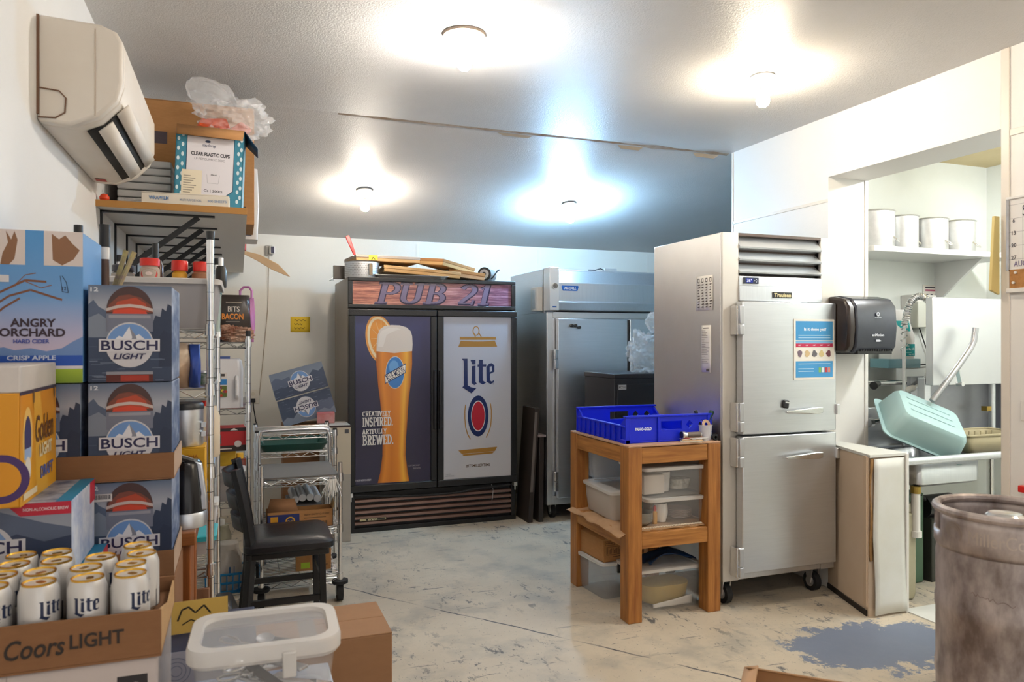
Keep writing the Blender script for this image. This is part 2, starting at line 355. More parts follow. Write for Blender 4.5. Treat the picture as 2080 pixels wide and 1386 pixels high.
struct(MB().box(-.75, YN, -.1, 5.4, YB + .15, 0).build('floor', floor_material(), smooth=0))
struct(MB().box(XL - .12, YN, 0, XL, YB, CH + .1).build('wall_left', wall_m, smooth=0))
struct(MB().box(XL - .12, YB, 0, 5.3, YB + .12, 2.6).build('wall_back', wall_bk, smooth=0))
struct(MB().box(XR, 3.5, 0, 3.62, 4.42, CH + .05).box(XR, 2.41, 2.465, 3.62, 3.5, CH + .05).box(XR, YN, 0, 3.62, 2.41, CH + .05).build('wall_right', wall_m, smooth=0))
struct(MB().box(5.18, 4.0, 0, 5.3, YB, CH).build('wall_far_right', wall_m, smooth=0))
struct(MB().box(3.62, 3.9, 0, 5.3, 4.0, CH).build('wall_scullery', frp, smooth=0))
struct(MB().box(5.18, .6, 0, 5.3, 3.9, CH).build('wall_scullery_side', frp, smooth=0))
struct(MB().box(3.62, .5, 0, 5.3, .6, CH).build('wall_scullery_near', frp, smooth=0))
# ceiling: level in front, sloping down to the back wall behind the cracked joint
cm = MB(); cm.add([(XL-.12,YN,CH),(5.3,YN,CH),(5.3,4.45,CH),(XL-.12,4.45,CH),(XL-.12,YB+.12,2.38),(5.3,YB+.12,2.38)], [(0,1,2,3),(3,2,5,4)])
cm.add([(XL-.12,YN,CH+.12),(5.3,YN,CH+.12),(5.3,4.45,CH+.12),(XL-.12,4.45,CH+.12),(XL-.12,YB+.12,2.6),(5.3,YB+.12,2.6)], [(3,2,1,0),(4,5,2,3)])
struct(cm.build('ceiling', ceil_m, smooth=0))
struct(MB().box(3.63, .6, 2.76, 5.18, 3.9, 2.79).build('ceiling_scullery', mat('old_ceiling', '#d9c79a', .6, var=(3, .5, '#c9b380')), smooth=0))
# torn joint tape along the ceiling break
tape = mat('torn_tape', '#bdb5ac', .8, var=(9, .9, '#97806a'))
tm = MB(); random.seed(3); n = 60; top = []
for i in range(n + 1):
    x = .55 + (XR - .57) * i / n; wv = .006 + .012 * random.random() + (.03 if 44 < i < 50 or i > 56 else 0) * random.random(); top.append((x, wv))
for (x0, w0), (x1, w1) in zip(top, top[1:]):
    zf = CH - .004
    tm.add([(x0, 4.45 - w0, zf), (x1, 4.45 - w1, zf), (x1, 4.45 + w1 * .4, zf - .003 - w1 * .25), (x0, 4.45 + w0 * .4, zf - .003 - w0 * .25)], [(0,1,2,3)])
struct(tm.build('trim_1', tape, smooth=0, normals=False))
fl = MB()
for x, l, d in ((2.42, .2, .025), (3.02, .22, .03), (1.55, .25, .012)):
    fl.add([(x, 4.47, CH - .012), (x + l, 4.47, CH - .012), (x + l * .9, 4.50, CH - .014 - d * .6), (x + l * .2, 4.50, CH - .014 - d * .5)], [(0,1,2,3)])
struct(fl.build('trim_2', mat('torn_paper', '#c4b49e', .85), smooth=0, normals=False))
# panel battens and corner strips on the right wall
strip = mat('panel_strip', '#e9e0d3', .4)
struct(MB().box(XR - .006, 2.385, 0, XR, 2.425, CH).build('trim_3', strip, bevel=.002))
struct(MB().box(XR - .005, 1.2, 2.42, XR, 2.385, 2.45).build('trim_4', strip, bevel=.002))
struct(MB().box(XR - .004, 3.5, 2.315, XR, 4.42, 2.335).build('trim_5', strip, bevel=.002))
struct(MB().box(XR - .004, 4.405, 0, XR + .02, 4.425, CH).build('trim_6', strip, bevel=.002))
struct(MB().box(3.60, 3.494, 0, 3.625, 3.5, 2.465).build('trim_7', white_pl, bevel=.002))
bt = MB()
for x in (1.55, 2.77, 3.99): bt.box(x - .012, YB - .003, 0, x + .012, YB, 2.38)
struct(bt.build('trim_8', wall_bk, bevel=.001))
# half wall that closes the foot of the opening: panels peeling off a frame
lw = MB().prism([(3.165, 3.05), (3.41, 3.05), (3.41, 3.5), (3.318, 3.5)], 0, .862).build('wall_low', mat('orange_lit_panel', '#e3cdb4', .55, var=(2, .5, '#d2b79a')), smooth=0); struct(lw)  # orange light on the white side face, painted in as peach
white_panel = mat('white_panel', '#e8e8e2', .5, var=(3, .5, '#d9d6c6'))
pan = MB(); pan.grid(lambda u, v: (3.185 + .005 * math.sin(v * 9) + (.225 - .005 * math.sin(v * 9)) * u, 3.034 + .006 * math.sin(u * PI) * (1 - v) - .012 * (1 - v) * (1 - v), .012 + .835 * v), 6, 14)
pan.build('end_panel', white_panel, lw, solid=.005)
MB().prism([(3.155, 3.03), (3.42, 3.03), (3.42, 3.5), (3.312, 3.5)], .855, .872).build('cap_panel', white_panel, lw, bevel=.002)
MB().box(3.405, 3.022, .0, 3.425, 3.05, .868).build('corner_strip', white_pl, lw, bevel=.003)
MB().prism([(3.160, 3.06), (3.172, 3.056), (3.184, 3.09), (3.172, 3.094)], .05, .86).build('joint_strip', mat('orange_lit_strip', '#dcc3a6', .55), lw, bevel=.002)  # strip carries the same orange light in its colour
pe = MB(); pe.grid(lambda u, v: (3.166 + .018 * u * (1 + .7 * math.sin(v * 7)), 3.04 + .004 * math.sin(v * 11), .30 + .55 * v), 2, 12); pe.build('exposed_core', mat('exposed_core', '#b58a55', .85, var=(20, .8, '#7d5a32')), lw, solid=.004)
struct(MB().prism([(3.16, 3.06), (3.168, 3.06), (3.318, 3.498), (3.31, 3.498)], 0, .03).build('gap_strip_low', mat('dark_gap', '#2a211a', .9)))  # dark strip drawn for the gap at the half wall's foot
# white threshold at the scullery floor
struct(MB().box(3.42, 2.0, 0, 5.1, 3.06, .006).build('floor_scullery', mat('scullery_floor', '#e9e9e4', .45, var=(4, .4, '#d0d0c8'))))

# ---------------------------------------------------------------- lamps
def bulb_mat(name, col, st): return mat(name, '#ffffff', .4, emit=(col, st))
def ceiling_light(x, y, z, tilt, m, label, ring=False):
    t = thing('ceiling_light', label, 'ceiling light', (x, y, z), group='bare ceiling bulbs', rot=(tilt, 0, 0))
    MB().lathe([(.0,-.001),(.058,-.001),(.06,-.008),(.05,-.022),(.036,-.034),(.032,-.05),(.026,-.056),(0,-.056)], 28).build('lamp_holder', porc, t)
    MB().lathe([(.0,-.055),(.0145,-.055),(.0145,-.074),(.0,-.074)], 16).build('screw_cap', alu, t)
    MB().lathe([(.014,-.072),(.017,-.085),(.03,-.108),(.034,-.125),(.031,-.142),(.019,-.156),(0,-.160)], 14).build('bulb', m, t)
    if ring: MB().lathe([(.062,-.001),(.095,-.001),(.093,-.012),(.066,-.010)], 36).build('metal_ring', mat('old_ring', '#8d7f72', .4, .8), t)
    return t
sl = math.atan2(.45, 2.27)
WARM, NEU, YEL, COOL = (1, .90, .77), (1, .94, .87), (1, .86, .66), (.38, .68, 1)
ceiling_light(.93, 3.12, CH, 0, bulb_mat('bulb_front', NEU, BULB_W), 'bare bulb in metal-ringed white holder, nearest the camera', True)
ceiling_light(2.50, 3.08, CH, 0, bulb_mat('bulb_right', YEL, BULB_W * .8), 'bare warm bulb on ceiling above the steel fridge and right wall')
ceiling_light(.885, 5.58, CH - .198 * 1.13, -sl, bulb_mat('bulb_back', WARM, BULB_W * .62), 'bare bulb on sloping ceiling above the black glass-door cooler')
ceiling_light(2.56, 5.56, CH - .198 * 1.11, -sl, bulb_mat('bulb_blue', COOL, BULB_W * 2.9), 'bare bluish-white bulb on sloping ceiling above the two-door steel fridge')
# two unseen bulbs added out of frame as fill light
ceiling_light(.93, .75, CH, 0, bulb_mat('bulb_fill', NEU, BULB_W * .6), 'added fill bulb, out of view, on ceiling above the beer cases')
ceiling_light(2.50, .72, CH, 0, bulb_mat('bulb_fill_right', YEL, BULB_W * .8), 'added fill bulb, out of view, on ceiling above the keg')
t = thing('tube_light', 'long tube light on the scullery ceiling', 'ceiling light', (4.35, 2.25, 2.76))
MB().box(-.09, -.62, -.05, .09, .62, 0).build('housing', white_pl, t, bevel=.004)
for sx in (-.05, .05): MB().cyl((sx, -.6, -.07), (sx, .6, -.07), .017, n=10).build('tube', mat('tube_glow', '#ffffff', .4, emit=((.93, .98, 1), TUBE_W)), t)

# ---------------------------------------------------------------- pub cooler
def pub_cooler():
    W, Dp, Ht = 1.372, .83, 1.975
    t = thing('display_cooler', 'black two-door display cooler with wood-plank header sign', 'cooler', (.787, 5.75, 0))
    side = mat('cooler_side', '#8d8378', .45, .3, var=(3, .3, '#7a7066'))
    MB().box(0, .03, .04, .02, Dp, Ht).box(W-.02, .03, .04, W, Dp, Ht).box(.02, Dp-.02, .04, W-.02, Dp, Ht).box(.02, .05, Ht-.03, W-.02, Dp-.02, Ht).box(.02, .05, .04, W-.02, Dp-.02, .3).box(.02, .1, .3, W-.02, Dp-.02, Ht-.03).build('cabinet', side, t, bevel=.003)
    fr = black_mt
    MB().box(0, 0, 1.735, W, .05, 1.765).box(0, 0, 1.945, W, .05, Ht).box(0, 0, 1.765, .035, .05, 1.945).box(W-.035, 0, 1.765, W, .05, 1.945).build('header_frame', fr, t, bevel=.004)
    sgm = bpy.data.materials.new('sign_planks'); sgm.use_nodes = True; nt = sgm.node_tree; L = nt.links.new; p = nt.nodes['Principled BSDF']; p.inputs['Roughness'].default_value = .3
    tc = nd(nt, 'ShaderNodeTexCoord'); mp = nd(nt, 'ShaderNodeMapping'); mp.inputs['Scale'].default_value = (1.6, 1, 34); L(tc.outputs['Object'], mp.inputs[0])
    no = nd(nt, 'ShaderNodeTexNoise'); no.inputs['Scale'].default_value = 2.0; no.inputs['Detail'].default_value = 6; no.inputs['Roughness'].default_value = .7; L(mp.outputs[0], no.inputs[0])
    r1 = nd(nt, 'ShaderNodeValToRGB'); e = r1.color_ramp.elements; e[0].position = .32; e[0].color = lin('#4a2a2e'); e[1].position = .68; e[1].color = lin('#f0b9a0'); q = e.new(.45); q.color = lin('#9a5a4c'); q = e.new(.55); q.color = lin('#d08a70')
    L(no.outputs['Fac'], r1.inputs[0])
    r2 = nd(nt, 'ShaderNodeValToRGB'); e = r2.color_ramp.elements; e[0].position = .32; e[0].color = lin('#3a2a44'); e[1].position = .68; e[1].color = lin('#c8a0b4'); q = e.new(.5); q.color = lin('#86546c')
    L(no.outputs['Fac'], r2.inputs[0])
    sx = nd(nt, 'ShaderNodeSeparateXYZ'); L(tc.outputs['Object'], sx.inputs[0]); mr = nd(nt, 'ShaderNodeMapRange'); mr.inputs[1].default_value = .2; mr.inputs[2].default_value = 1.2; L(sx.outputs[0], mr.inputs[0])
    mx = nd(nt, 'ShaderNodeMix', data_type='RGBA'); L(mr.outputs[0], mx.inputs[0]); L(r1.outputs[0], mx.inputs[6]); L(r2.outputs[0], mx.inputs[7]); L(mx.outputs[2], p.inputs['Base Color'])
    s = MB().box(.035, .014, 1.765, W-.035, .05, 1.945).build('sign_panel', sgm, t, smooth=0)
    d = Decal((.035, .014, 1.765)).map(718, 578, 1046, 623, W-.07, .18)
    d.slab('PUB 21', 885, 600.5, 43, 242, '#2b2140', 1, .215, .125, .16); d.build('letter_outline', s, GLOSSP)
    d = Decal((.035, .014, 1.765)).map(718, 578, 1046, 623, W-.07, .18); d.slab('PUB 21', 884.6, 600.2, 39.5, 240.5, '#7a6d88', 2, .155, .065, .16); d.build('letter_fill', s, GLOSSP)
    # doors
    for i, (x0, x1) in enumerate(((0, .692), (.698, W))):
        dr = MB().box(x0, -.035, .315, x1, .03, .37).box(x0, -.035, 1.675, x1, .03, 1.725).box(x0, -.035, .37, x0+.05, .03, 1.675).box(x1-.05, -.035, .37, x1, .03, 1.675).build('door', fr, t, bevel=.006)
        gw = x1 - x0 - .1; g = MB().box(x0+.05, -.02, .37, x1-.05, .0, 1.675).build('graphic_panel', mat('panel_%d' % i, '#26263f' if i == 0 else '#b9bcc8', .25), dr, smooth=0)
        MB().box(x1-.03 if i == 0 else x0+.008, -.06, .78, x1-.008 if i == 0 else x0+.03, -.035, 1.25).build('handle', black_pl, dr, bevel=.006)
        d = Decal((x0+.05, -.02, .37))
        if i == 0:
            d.map(722, 637, 877, 980, gw, 1.305); OL = '#d2742a'
            d.grad(722, 637, 877, 780, '#43456e', '#2d2b45', 0); d.grad(722, 780, 877, 980, '#2d2b45', '#33324a', 0)
            d.poly([(x, max(y, 637.5)) for x, y in [(772 + 29*math.cos(a*PI/24) + 6*math.sin(a*PI/24), 685 + 50*math.sin(a*PI/24)) for a in range(48)]], '#e9a14d', 1)
            d.poly([(x, max(y, 638)) for x, y in [(773 + 26*math.cos(a*PI/24) + 6*math.sin(a*PI/24), 685 + 46*math.sin(a*PI/24)) for a in range(48)]], '#f6dfb4', 2)
            d.poly([(x, max(y, 638)) for x, y in [(774 + 22*math.cos(a*PI/24) + 6*math.sin(a*PI/24), 685 + 41*math.sin(a*PI/24)) for a in range(48)]], '#e8983c', 3)
            for a in range(0, 360, 30): d.line([(774, 682), (774 + 21*math.cos(R(a)), max(639, 684 + 39*math.sin(R(a))))], .9, '#f4c98a', 4)
            Lf = [(764.5,708),(764,735),(768,780),(772,811),(775.5,851),(777,887),(776.7,923),(772,958),(767,978)]; Rt = [(838,708),(838,735),(834.5,780),(830.8,811),(828,851),(825.5,887),(824.2,923),(828.5,958),(832,978)]
            cols = ['#b25e1c', '#e88f2e', '#d57a26', '#e48a2a', '#f8b640', '#b9651f']; fx = [0, .16, .4, .66, .84, 1]
            for (a, b), (c_, e_) in zip(zip(Lf, Lf[1:]), zip(Rt, Rt[1:])):
                for q in range(5):
                    P = lambda l, r, f: (l[0] + (r[0]-l[0])*f, l[1] + (r[1]-l[1])*f)
                    d.poly([P(a,c_,fx[q]), P(a,c_,fx[q+1]), P(b,e_,fx[q+1]), P(b,e_,fx[q])], [cols[q], cols[q+1], cols[q+1], cols[q]], 5)
            fo = [(764.5,709),(765,690),(767,676),(771,665),(780,658),(795,655.5),(812,656),(826,660),(835,668),(838,678),(839,695),(838,709),(801,713)]
            d.poly(fo, '#e0d5cb', 6); d.poly([(768,700),(769,680),(774,668),(790,661),(806,661),(815,664),(800,668),(785,676),(778,700)], '#ece4dc', 7)
            d.ell(802.5, 753, 19.5, 33.5, '#e6dccb', 7); d.ell(802.5, 753, 18.5, 32, '#3d7fc4', 8); d.ell(800, 742, 10, 14, '#6ba6de', 9)
            d.poly([(781,758),(825,734),(824.5,754),(782,776)], '#23305a', 9); d.poly([(782,759.5),(824,736.5),(823.5,752.5),(783,774)], '#efe9de', 10)
            d.text('BLUE MOON', 803, 755.5, 13, '#23305a', 11, 40, .012, rot=29)
            for tx, y0, y1, x1_ in (('CREATIVELY', 831, 841, 793), ('INSPIRED.', 843.5, 861.5, 798), ('ARTFULLY', 867, 877, 785), ('BREWED.', 879.5, 899.5, 799)):
                d.slab(tx, (736 + x1_)/2, (y0+y1)/2, y1-y0, x1_-736, '#e3ddd8', 11, .2, .1)
            d.text('TASTE RESPONSIBLY', 738, 970, 3.6, '#c9c6cf', 11, 32); d.text('CONTEMPORARY', 842, 946, 3.4, '#8d8894', 11, 24); d.text('BREWED', 848, 952, 3.4, '#8d8894', 11, 16)
        else:
            d.map(900, 643, 1040, 972, gw, 1.305); GO, NV = '#a5793a', '#22305c'
            d.grad(900, 643, 1040, 972, '#b4b8c6', '#c6c4c8', 0)
            d.rect(933, 684, 1008, 689.6, GO, 1); d.poly([(935,691.5),(962,693),(980,693),(1006,691.5),(1011,704),(930,704)], GO, 1)
            lo = [(966.5 + 6.2*math.cos(a*PI/12), 671.5 + 9*math.sin(a*PI/12)) for a in range(25)]; d.line(lo, 2, GO, 1); d.line([(962,676),(966,686)], 2, GO, 1); d.line([(972,675),(978,685)], 2, GO, 1)
            d.lite(971, 764, 71, 68, NV, '#bcbfcb', 2); d.ell(1002.5, 781, 1, 1, NV, 2)
            d.ell(971, 846, 21.5, 42, NV, 1); d.ell(971, 846, 14.8, 31.5, '#d9d6d8', 2); d.ell(971, 846, 13.6, 29.5, '#b02a38', 3)
            d.line([(945,822),(943.4,835),(943.4,850),(945,868),(949,882),(955,893)], 2, GO, 1); d.line([(996.5,821),(998.6,835),(998.6,850),(997,868),(993,880),(987.5,891)], 2, GO, 1)
            d.poly([(930,914.5),(1011,911),(1006,920),(937,922)], GO, 1); d.poly([(938,923),(970,921.5),(1005,920.5),(1001,924.5),(941,926.5)], GO, 1)
            d.text('#ITSMILLERTIME', 971, 947.5, 6.5, '#5d4a3c', 1, 50, .02)
            d.text('TASTE', 909, 962, 2.6, '#8d8a92', 1); d.text('RESPONSIBLY', 914, 965.5, 2.4, '#8d8a92', 1)
        d.build('poster_print', g, GLOSSP)
        MB().box(x0+.003 if i == 0 else x1-.03, -.045, .285, x0+.03 if i == 0 else x1-.003, .0, .315).cyl((x0+.016 if i == 0 else x1-.016, -.03, .25), (x0+.016 if i == 0 else x1-.016, -.03, .3), .006).build('hinge', alu, dr)
    # lower grille
    gb = mat('grille_brown', '#84685c', .35, .4, var=(8, .4, '#6d554b'), stretch=(.5, 1, 6))
    MB().box(0, 0, .03, .05, .05, .3).box(W-.04, 0, .03, W, .05, .3).box(.05, .03, .03, W-.04, .05, .3).build('grille_backing', black_mt, t, bevel=.003)
    for k in range(5):
        z = .052 + k * .043; m = MB()
        m.add([(.05, .028, z), (W-.04, .028, z), (W-.04, -.004, z+.008), (.05, -.004, z+.008), (.05, .0, z+.026), (W-.04, .0, z+.026), (.05, .028, z+.032), (W-.04, .028, z+.032)], [(0,1,2,3),(3,2,5,4),(4,5,7,6)])
        m.build('slat', gb, t, smooth=0)
    MB().box(.0, -.006, 0, W, .03, .035).build('kick_plate', black_mt, t, bevel=.003)
    MB().tube([(.05 + 1.27 * i / 12, -.012 - .01*math.sin(i*PI/12), .292 - .035*math.sin(i*PI/12) * (1 if i < 9 else .6)) for i in range(13)], .009, 8).build('loose_gasket', rubber, t)
    bd = MB().box(.085, -.012, .088, .29, -.002, .108).build('badge', black_pl, t)
    d = Decal((.085, -.012, .088)); d.rect(.002, .001, .203, .019, '#cfc79a', 0); d.rect(.05, .003, .2, .017, '#2c2a22', 1); d.text('true', .1, .0105, .012, '#e9e2b8', 2, .07, .03, .3); d.build('badge_print', bd)
    MB().tube([(1.16, -.002, .305), (1.17, -.016, .26), (1.165, -.014, .2), (1.16, -.012, .17)], .0022, 6).build('dangling_wire', alu, t)
    return t
pub_cooler()

# ---------------------------------------------------------------- two-door steel fridge at the back
def caster(t, x, y, r, z1, name='caster', ang=0):
    c = MB().cyl((x - .018, y, r), (x + .018, y, r), r, n=22)
    c = c.build(name, rubber, t)
    MB().cyl((x - .021, y, r), (x + .021, y, r), r * .55, n=16).cyl((x-.024, y, r), (x+.024, y, r), r*.14, n=8).build('hub', alu, c)
    m = MB()
    for s in (-1, 1): m.prism([(y - r*.55, z1), (y + r*.55, z1), (y + r*.2, r*.85), (y - r*.2, r*.85)], x + s*.024 - .003, x + s*.024 + .003, 'x')
    m.box(x - .04, y - .04, z1 - .004, x + .04, y + .04, z1); m.build('fork', alu, c)
    return c
def mccall():
    W, Dp, z0, Ht = 1.40, .86, .13, 2.08
    t = thing('steel_refrigerator', 'wide two-door stainless refrigerator with small blue badge', 'refrigerator', (2.375, 5.6, 0))
    MB().box(0, .0, z0, W, Dp, 1.715).box(0, .06, 1.715, W, Dp, Ht).build('cabinet', steel, t, bevel=.004)
    h = MB(); h.prism([(.06, 1.715), (-.05, 1.735), (-.06, 1.80), (-.045, 1.81), (-.045, 1.96), (-.03, 1.965), (.06, 2.07)], .085, W, 'x'); h.build('header_panel', steel_h, t, bevel=.003, smooth=0)
    e = MB().box(0, -.065, 1.73, .085, .08, 2.085).build('header_end_cap', mat('white_steel', '#e4e7ea', .35, .6), t, bevel=.004)
    MB().cyl((.045, -.066, 1.93), (.045, -.078, 1.93), .026, n=22).build('thermometer', alu, e); MB().cyl((.045, -.0785, 1.93), (.045, -.0795, 1.93), .021, n=22).build('dial_face', mat('dial', '#8a8783', .3), e)
    MB().bar((.035, -.0802, 1.935), (.058, -.0802, 1.918), .003, .001).build('needle', black_pl, e)
    box('label_plate', mat('plate_blue', '#1f5fae', .4), e, (.025, -.067, 1.755), (.06, -.064, 1.765))
    b = MB().prism([(.118, 1.937), (.262, 1.937), (.266, 1.928), (.255, 1.895), (.127, 1.895), (.114, 1.928)], -.052, -.044, 'y').build('badge', mat('plate_blue2', '#1463bd', .3), t)
    d = Decal((.114, -.052, 1.895)); d.text('McCALL', .076, .021, .022, '#eef4fa', 1, .11, .04, .2); d.build('badge_print', b)
    MB().box(0, -.012, z0, .05, .0, 1.72).box(W-.05, -.012, z0, W, .0, 1.72).box(.05, -.012, 1.67, W-.05, .0, 1.72).box(.05, -.012, z0, W-.05, .0, .20).build('face_frame', mat('frame_steel', (.75,.74,.73), .4, .9), t, bevel=.002)
    for x0, x1 in ((.075, .72), (.745, W-.07)):
        dr = MB().box(x0, -.06, .19, x1, -.013, 1.665).build('door', steel, t, bevel=.005)
        if x0 < .1:
            for z in (1.33, .33):
                MB().box(x0-.035, -.066, z-.08, x0+.004, -.055, z+.08).box(x0-.028, -.075, z-.08, x0-.008, -.066, z-.005).box(x0-.028, -.075, z+.005, x0-.008, -.066, z+.08).build('hinge', chrome, dr, bevel=.002)
            MB().box(x1-.34, -.085, .925, x1-.02, -.06, .965).box(x1-.36, -.1, .93, x1-.05, -.085, .955).build('handle', chrome, dr, bevel=.003)
    MB().box(.735, -.03, .2, .745, -.013, 1.66).build('door_gap', black_mt, t)
    b = MB().box(-.05, .08, 1.73, -.0, .23, 1.93).build('side_box', mat('side_box_white', '#d9d6d0', .4), t, bevel=.004); MB().box(-.053, .12, 1.75, -.05, .20, 1.91).build('cover', alu, b, bevel=.002)
    for x, y in ((.09, .1), (W-.09, .1), (.09, Dp-.1), (W-.09, Dp-.1)): caster(t, x, y, .055, z0)
    return t
mccall()
for i, (x, z, w_) in enumerate(((2.565, 1.607, 'leftmost'), (2.60, 1.607, 'middle'), (2.633, 1.592, 'lower rightmost'))):
    o = MB().lathe([(0,0),(.012,0),(.012,.006),(.006,.01),(.006,.016),(.013,.022),(.013,.03),(0,.034)], 16).xf(Matrix.Rotation(R(90), 4, 'X')).build('fridge_magnet', black_pl)
    o.location = (x, 5.54, z); tag(o, 'round black magnet on wide fridge door, %s of three' % w_, 'magnet', 'knob magnets on the wide fridge')
t = thing('remote', 'small grey remote with cable lying on top of the wide fridge', 'remote', (2.93, 5.7, 2.0805))
MB().box(.02, -.02, 0, .14, .03, .025).build('body', alu, t, bevel=.004); MB().tube([(.02,0,.012),(-.02,-.02,.02),(-.06,.0,.008),(-.13,-.01,.006)], .005, 6).build('cable', rubber, t)

# ---------------------------------------------------------------- single steel fridge, nearer
def traulsen():
    W, Dp, z0, Ht = .785, .72, .142, 2.085
    t = thing('steel_refrigerator', 'narrow stainless refrigerator with two half doors and louvred top, on casters', 'refrigerator', (2.513, 3.43, 0))
    MB().box(0, .02, z0, .012, Dp, Ht).box(W-.012, .02, z0, W, Dp, Ht).box(.012, Dp-.02, z0, W-.012, Dp, Ht).box(.012, .02, Ht-.012, W-.012, Dp-.02, Ht).box(.012, .02, z0, W-.012, Dp-.02, z0+.03).box(.012, .06, z0+.03, W-.012, Dp-.02, Ht-.33).build('cabinet', steel_side, t, bevel=.003)
    wf = mat('frame_white', '#d9d4cc', .38, .35, var=(3, .3, '#c8c2ba'))
    box('face_stile', wf, t, (0, 0, z0), (.105, .02, Ht), .002); box('face_stile', wf, t, (W-.10, 0, z0), (W, .02, Ht), .002)
    box('cross_rail', steel_h, t, (.105, .004, .145), (W-.1, .02, .20), .002); box('cross_rail', steel_h, t, (.105, .004, .955), (W-.1, .02, .975), .002)
    MB().box(.105, -.01, 1.705, W-.10, .02, 1.79).box(.105, -.005, 1.79, W-.10, .02, 1.845).build('control_panel', steel_h, t, bevel=.002)
    MB().box(.105, .05, 1.845, W-.10, .07, 2.08).box(.105, .0, 2.07, W-.1, .05, 2.085).build('louver_backing', mat('louver_dark', '#5a4a40', .6), t)
    for z, hh in ((1.855, .06), (1.925, .06), (1.995, .085)):
        m = MB(); pr = [(.045, z), (-.006, z+.006), (-.012, z+.014), (.045, z+hh), (.05, z+hh-.004), (.05, z)]; m.prism(pr, .107, W-.102, 'x'); m.build('louver', mat('louver_steel', '#d5d9dc', .3, .55), t, smooth=20)
    ds = MB().box(.135, -.012, 1.802, .232, -.004, 1.836).build('display', mat('display_navy', '#1c2740', .3), t)
    d = Decal((.135, -.012, 1.802)); d.rect(.01, .006, .058, .029, '#20339a', 0); d.text('36°', .034, .0175, .018, '#dfe9ff', 1, .034, .03)
    for x, y in ((.07, .017), (.082, .024), (.082, .01), (.09, .017)): d.ell(x, y, .003, .003, '#c9d0dc', 0)
    d.build('display_print', ds, GLOSSP)
    nb = MB().box(.33, -.016, 1.725, .46, -.01, 1.758).build('nameplate', black_pl, t); d = Decal((.33, -.016, 1.725)); d.text('Traulsen', .065, .0165, .022, '#e6d9a4', 1, .118, .035); d.build('nameplate_print', nb)
    for z0_, z1_, hz, hn in ((.962, 1.70, 1.085, (1.60, 1.065)), (.195, .952, .83, (.87, .265))):
        dr = MB().box(.085, -.062, z0_, W-.045, -.004, z1_).build('door', steel, t, bevel=.006)
        for z in hn:
            MB().box(.048, -.06, z-.085, .09, .0, z+.075).build('hinge', chrome, dr, bevel=.003); MB().box(.062, -.072, z-.085, .092, -.06, z-.03).box(.062, -.07, z-.025, .092, -.06, z+.075).build('hinge_cap', steel_h, dr, bevel=.003)
        h = MB(); h.prism([(.345, hz-.008), (.57, hz-.018), (.60, hz-.012), (.60, hz+.018), (.56, hz+.02), (.345, hz+.004)], -.112, -.094, 'y'); h.cyl((.58, -.062, hz), (.58, -.1, hz), .012); h.build('handle', chrome, dr, bevel=.004)
        MB().box(W-.05, -.075, hz-.03, W-.03, -.004, hz+.03).cyl((.625, -.062, hz), (.625, -.075, hz), .012).build('latch', alu, dr, bevel=.002)
    for x, y in ((.06, .07), (W-.10, .07), (.06, Dp-.08), (W-.10, Dp-.08)): caster(t, x, y, .056, z0)
    return t
traulsen()
XS = 2.513
def side_paper(name, label, y, z, w, h, lines, seed, hand):
    o = thing(name, label, 'paper', (XS - .0005, y, z), rot=(0, 0, 0)); random.seed(seed)
    pg = MB(); pg.grid(lambda u, v: (-.0015 - .004*math.sin(u*PI)*v, w/2 - w*u, h*v), 4, 4); pg.build('sheet', paper_w, o, solid=.0006)
    d = Decal((-.006, w/2, 0), (0, -1, 0), (0, 0, 1)); 
    if hand:
        for c in range(4):
            x = w*(.14 + .24*c); d.line([(x, h*.82), (x+w*.1, h*.82), (x+w*.1, h*.92), (x, h*.92), (x, h*.82)], .004, '#4a3f3a', 0)
            for r in range(9): d.line([(x, h*(.74-.08*r)), (x+w*(.06+.1*random.random()), h*(.75-.08*r))], .006, '#5c5048', 0)
    else:
        d.rect(w*.25, h*.93, w*.8, h*.95, '#5a504a', 0)
        for r in range(20): d.rect(w*.1, h*(.88-.036*r), w*(.35+.55*random.random()), h*(.888-.036*r), '#8d7f74', 0)
        d.rect(w*.55, h*.03, w*.85, h*.07, '#5a504a', 0)
    d.build('sheet_print', o, PAPER); return o
side_paper('paper_note', 'handwritten checklist sheet stuck high on side of narrow fridge', 3.60, 1.655, .16, .20, 9, 2, True)
side_paper('paper_receipt', 'long printed receipt stuck lower on side of narrow fridge', 3.58, 1.30, .095, .27, 9, 3, False)
t = thing('poster', 'blue and white food safety poster on upper fridge door', 'poster', (2.945, 3.366, 1.26))
MB().box(0, -.002, 0, .29, .0015, .345).build('sheet', paper_w, t)
d = Decal((0, -.002, 0)); d.rect(.012, .225, .278, .333, '#4a9bd2', 0); d.rect(.012, .195, .278, .222, '#7fb9df', 0); d.text('Is it done yet?', .15, .285, .024, '#f3f7fb', 1, .16, .02); d.rect(.03, .25, .26, .254, '#bcdcf0', 1); d.rect(.03, .236, .26, .24, '#bcdcf0', 1)
d.rect(.012, .186, .278, .206, '#c23355', 1)
for i, tx in enumerate(('165°', '160°', '160°', '145°', '145°')): d.text(tx, .04+.052*i, .196, .009, '#f5dfe5', 2)
for i, c in enumerate(('#7b6a78', '#d3b98d', '#6c6a70', '#d8c48c', '#7a4a52')): d.poly([(.04+.052*i+.017*math.cos(a*PI/5)*(1+.3*math.sin(a*2+i)), .148+.02*math.sin(a*PI/5)) for a in range(10)], c, 1)
d.rect(.012, .012, .278, .105, '#4a9bd2', 0); d.rect(.03, .06, .14, .064, '#bcdcf0', 1); d.rect(.03, .045, .14, .049, '#bcdcf0', 1); d.rect(.03, .088, .26, .092, '#bcdcf0', 1)
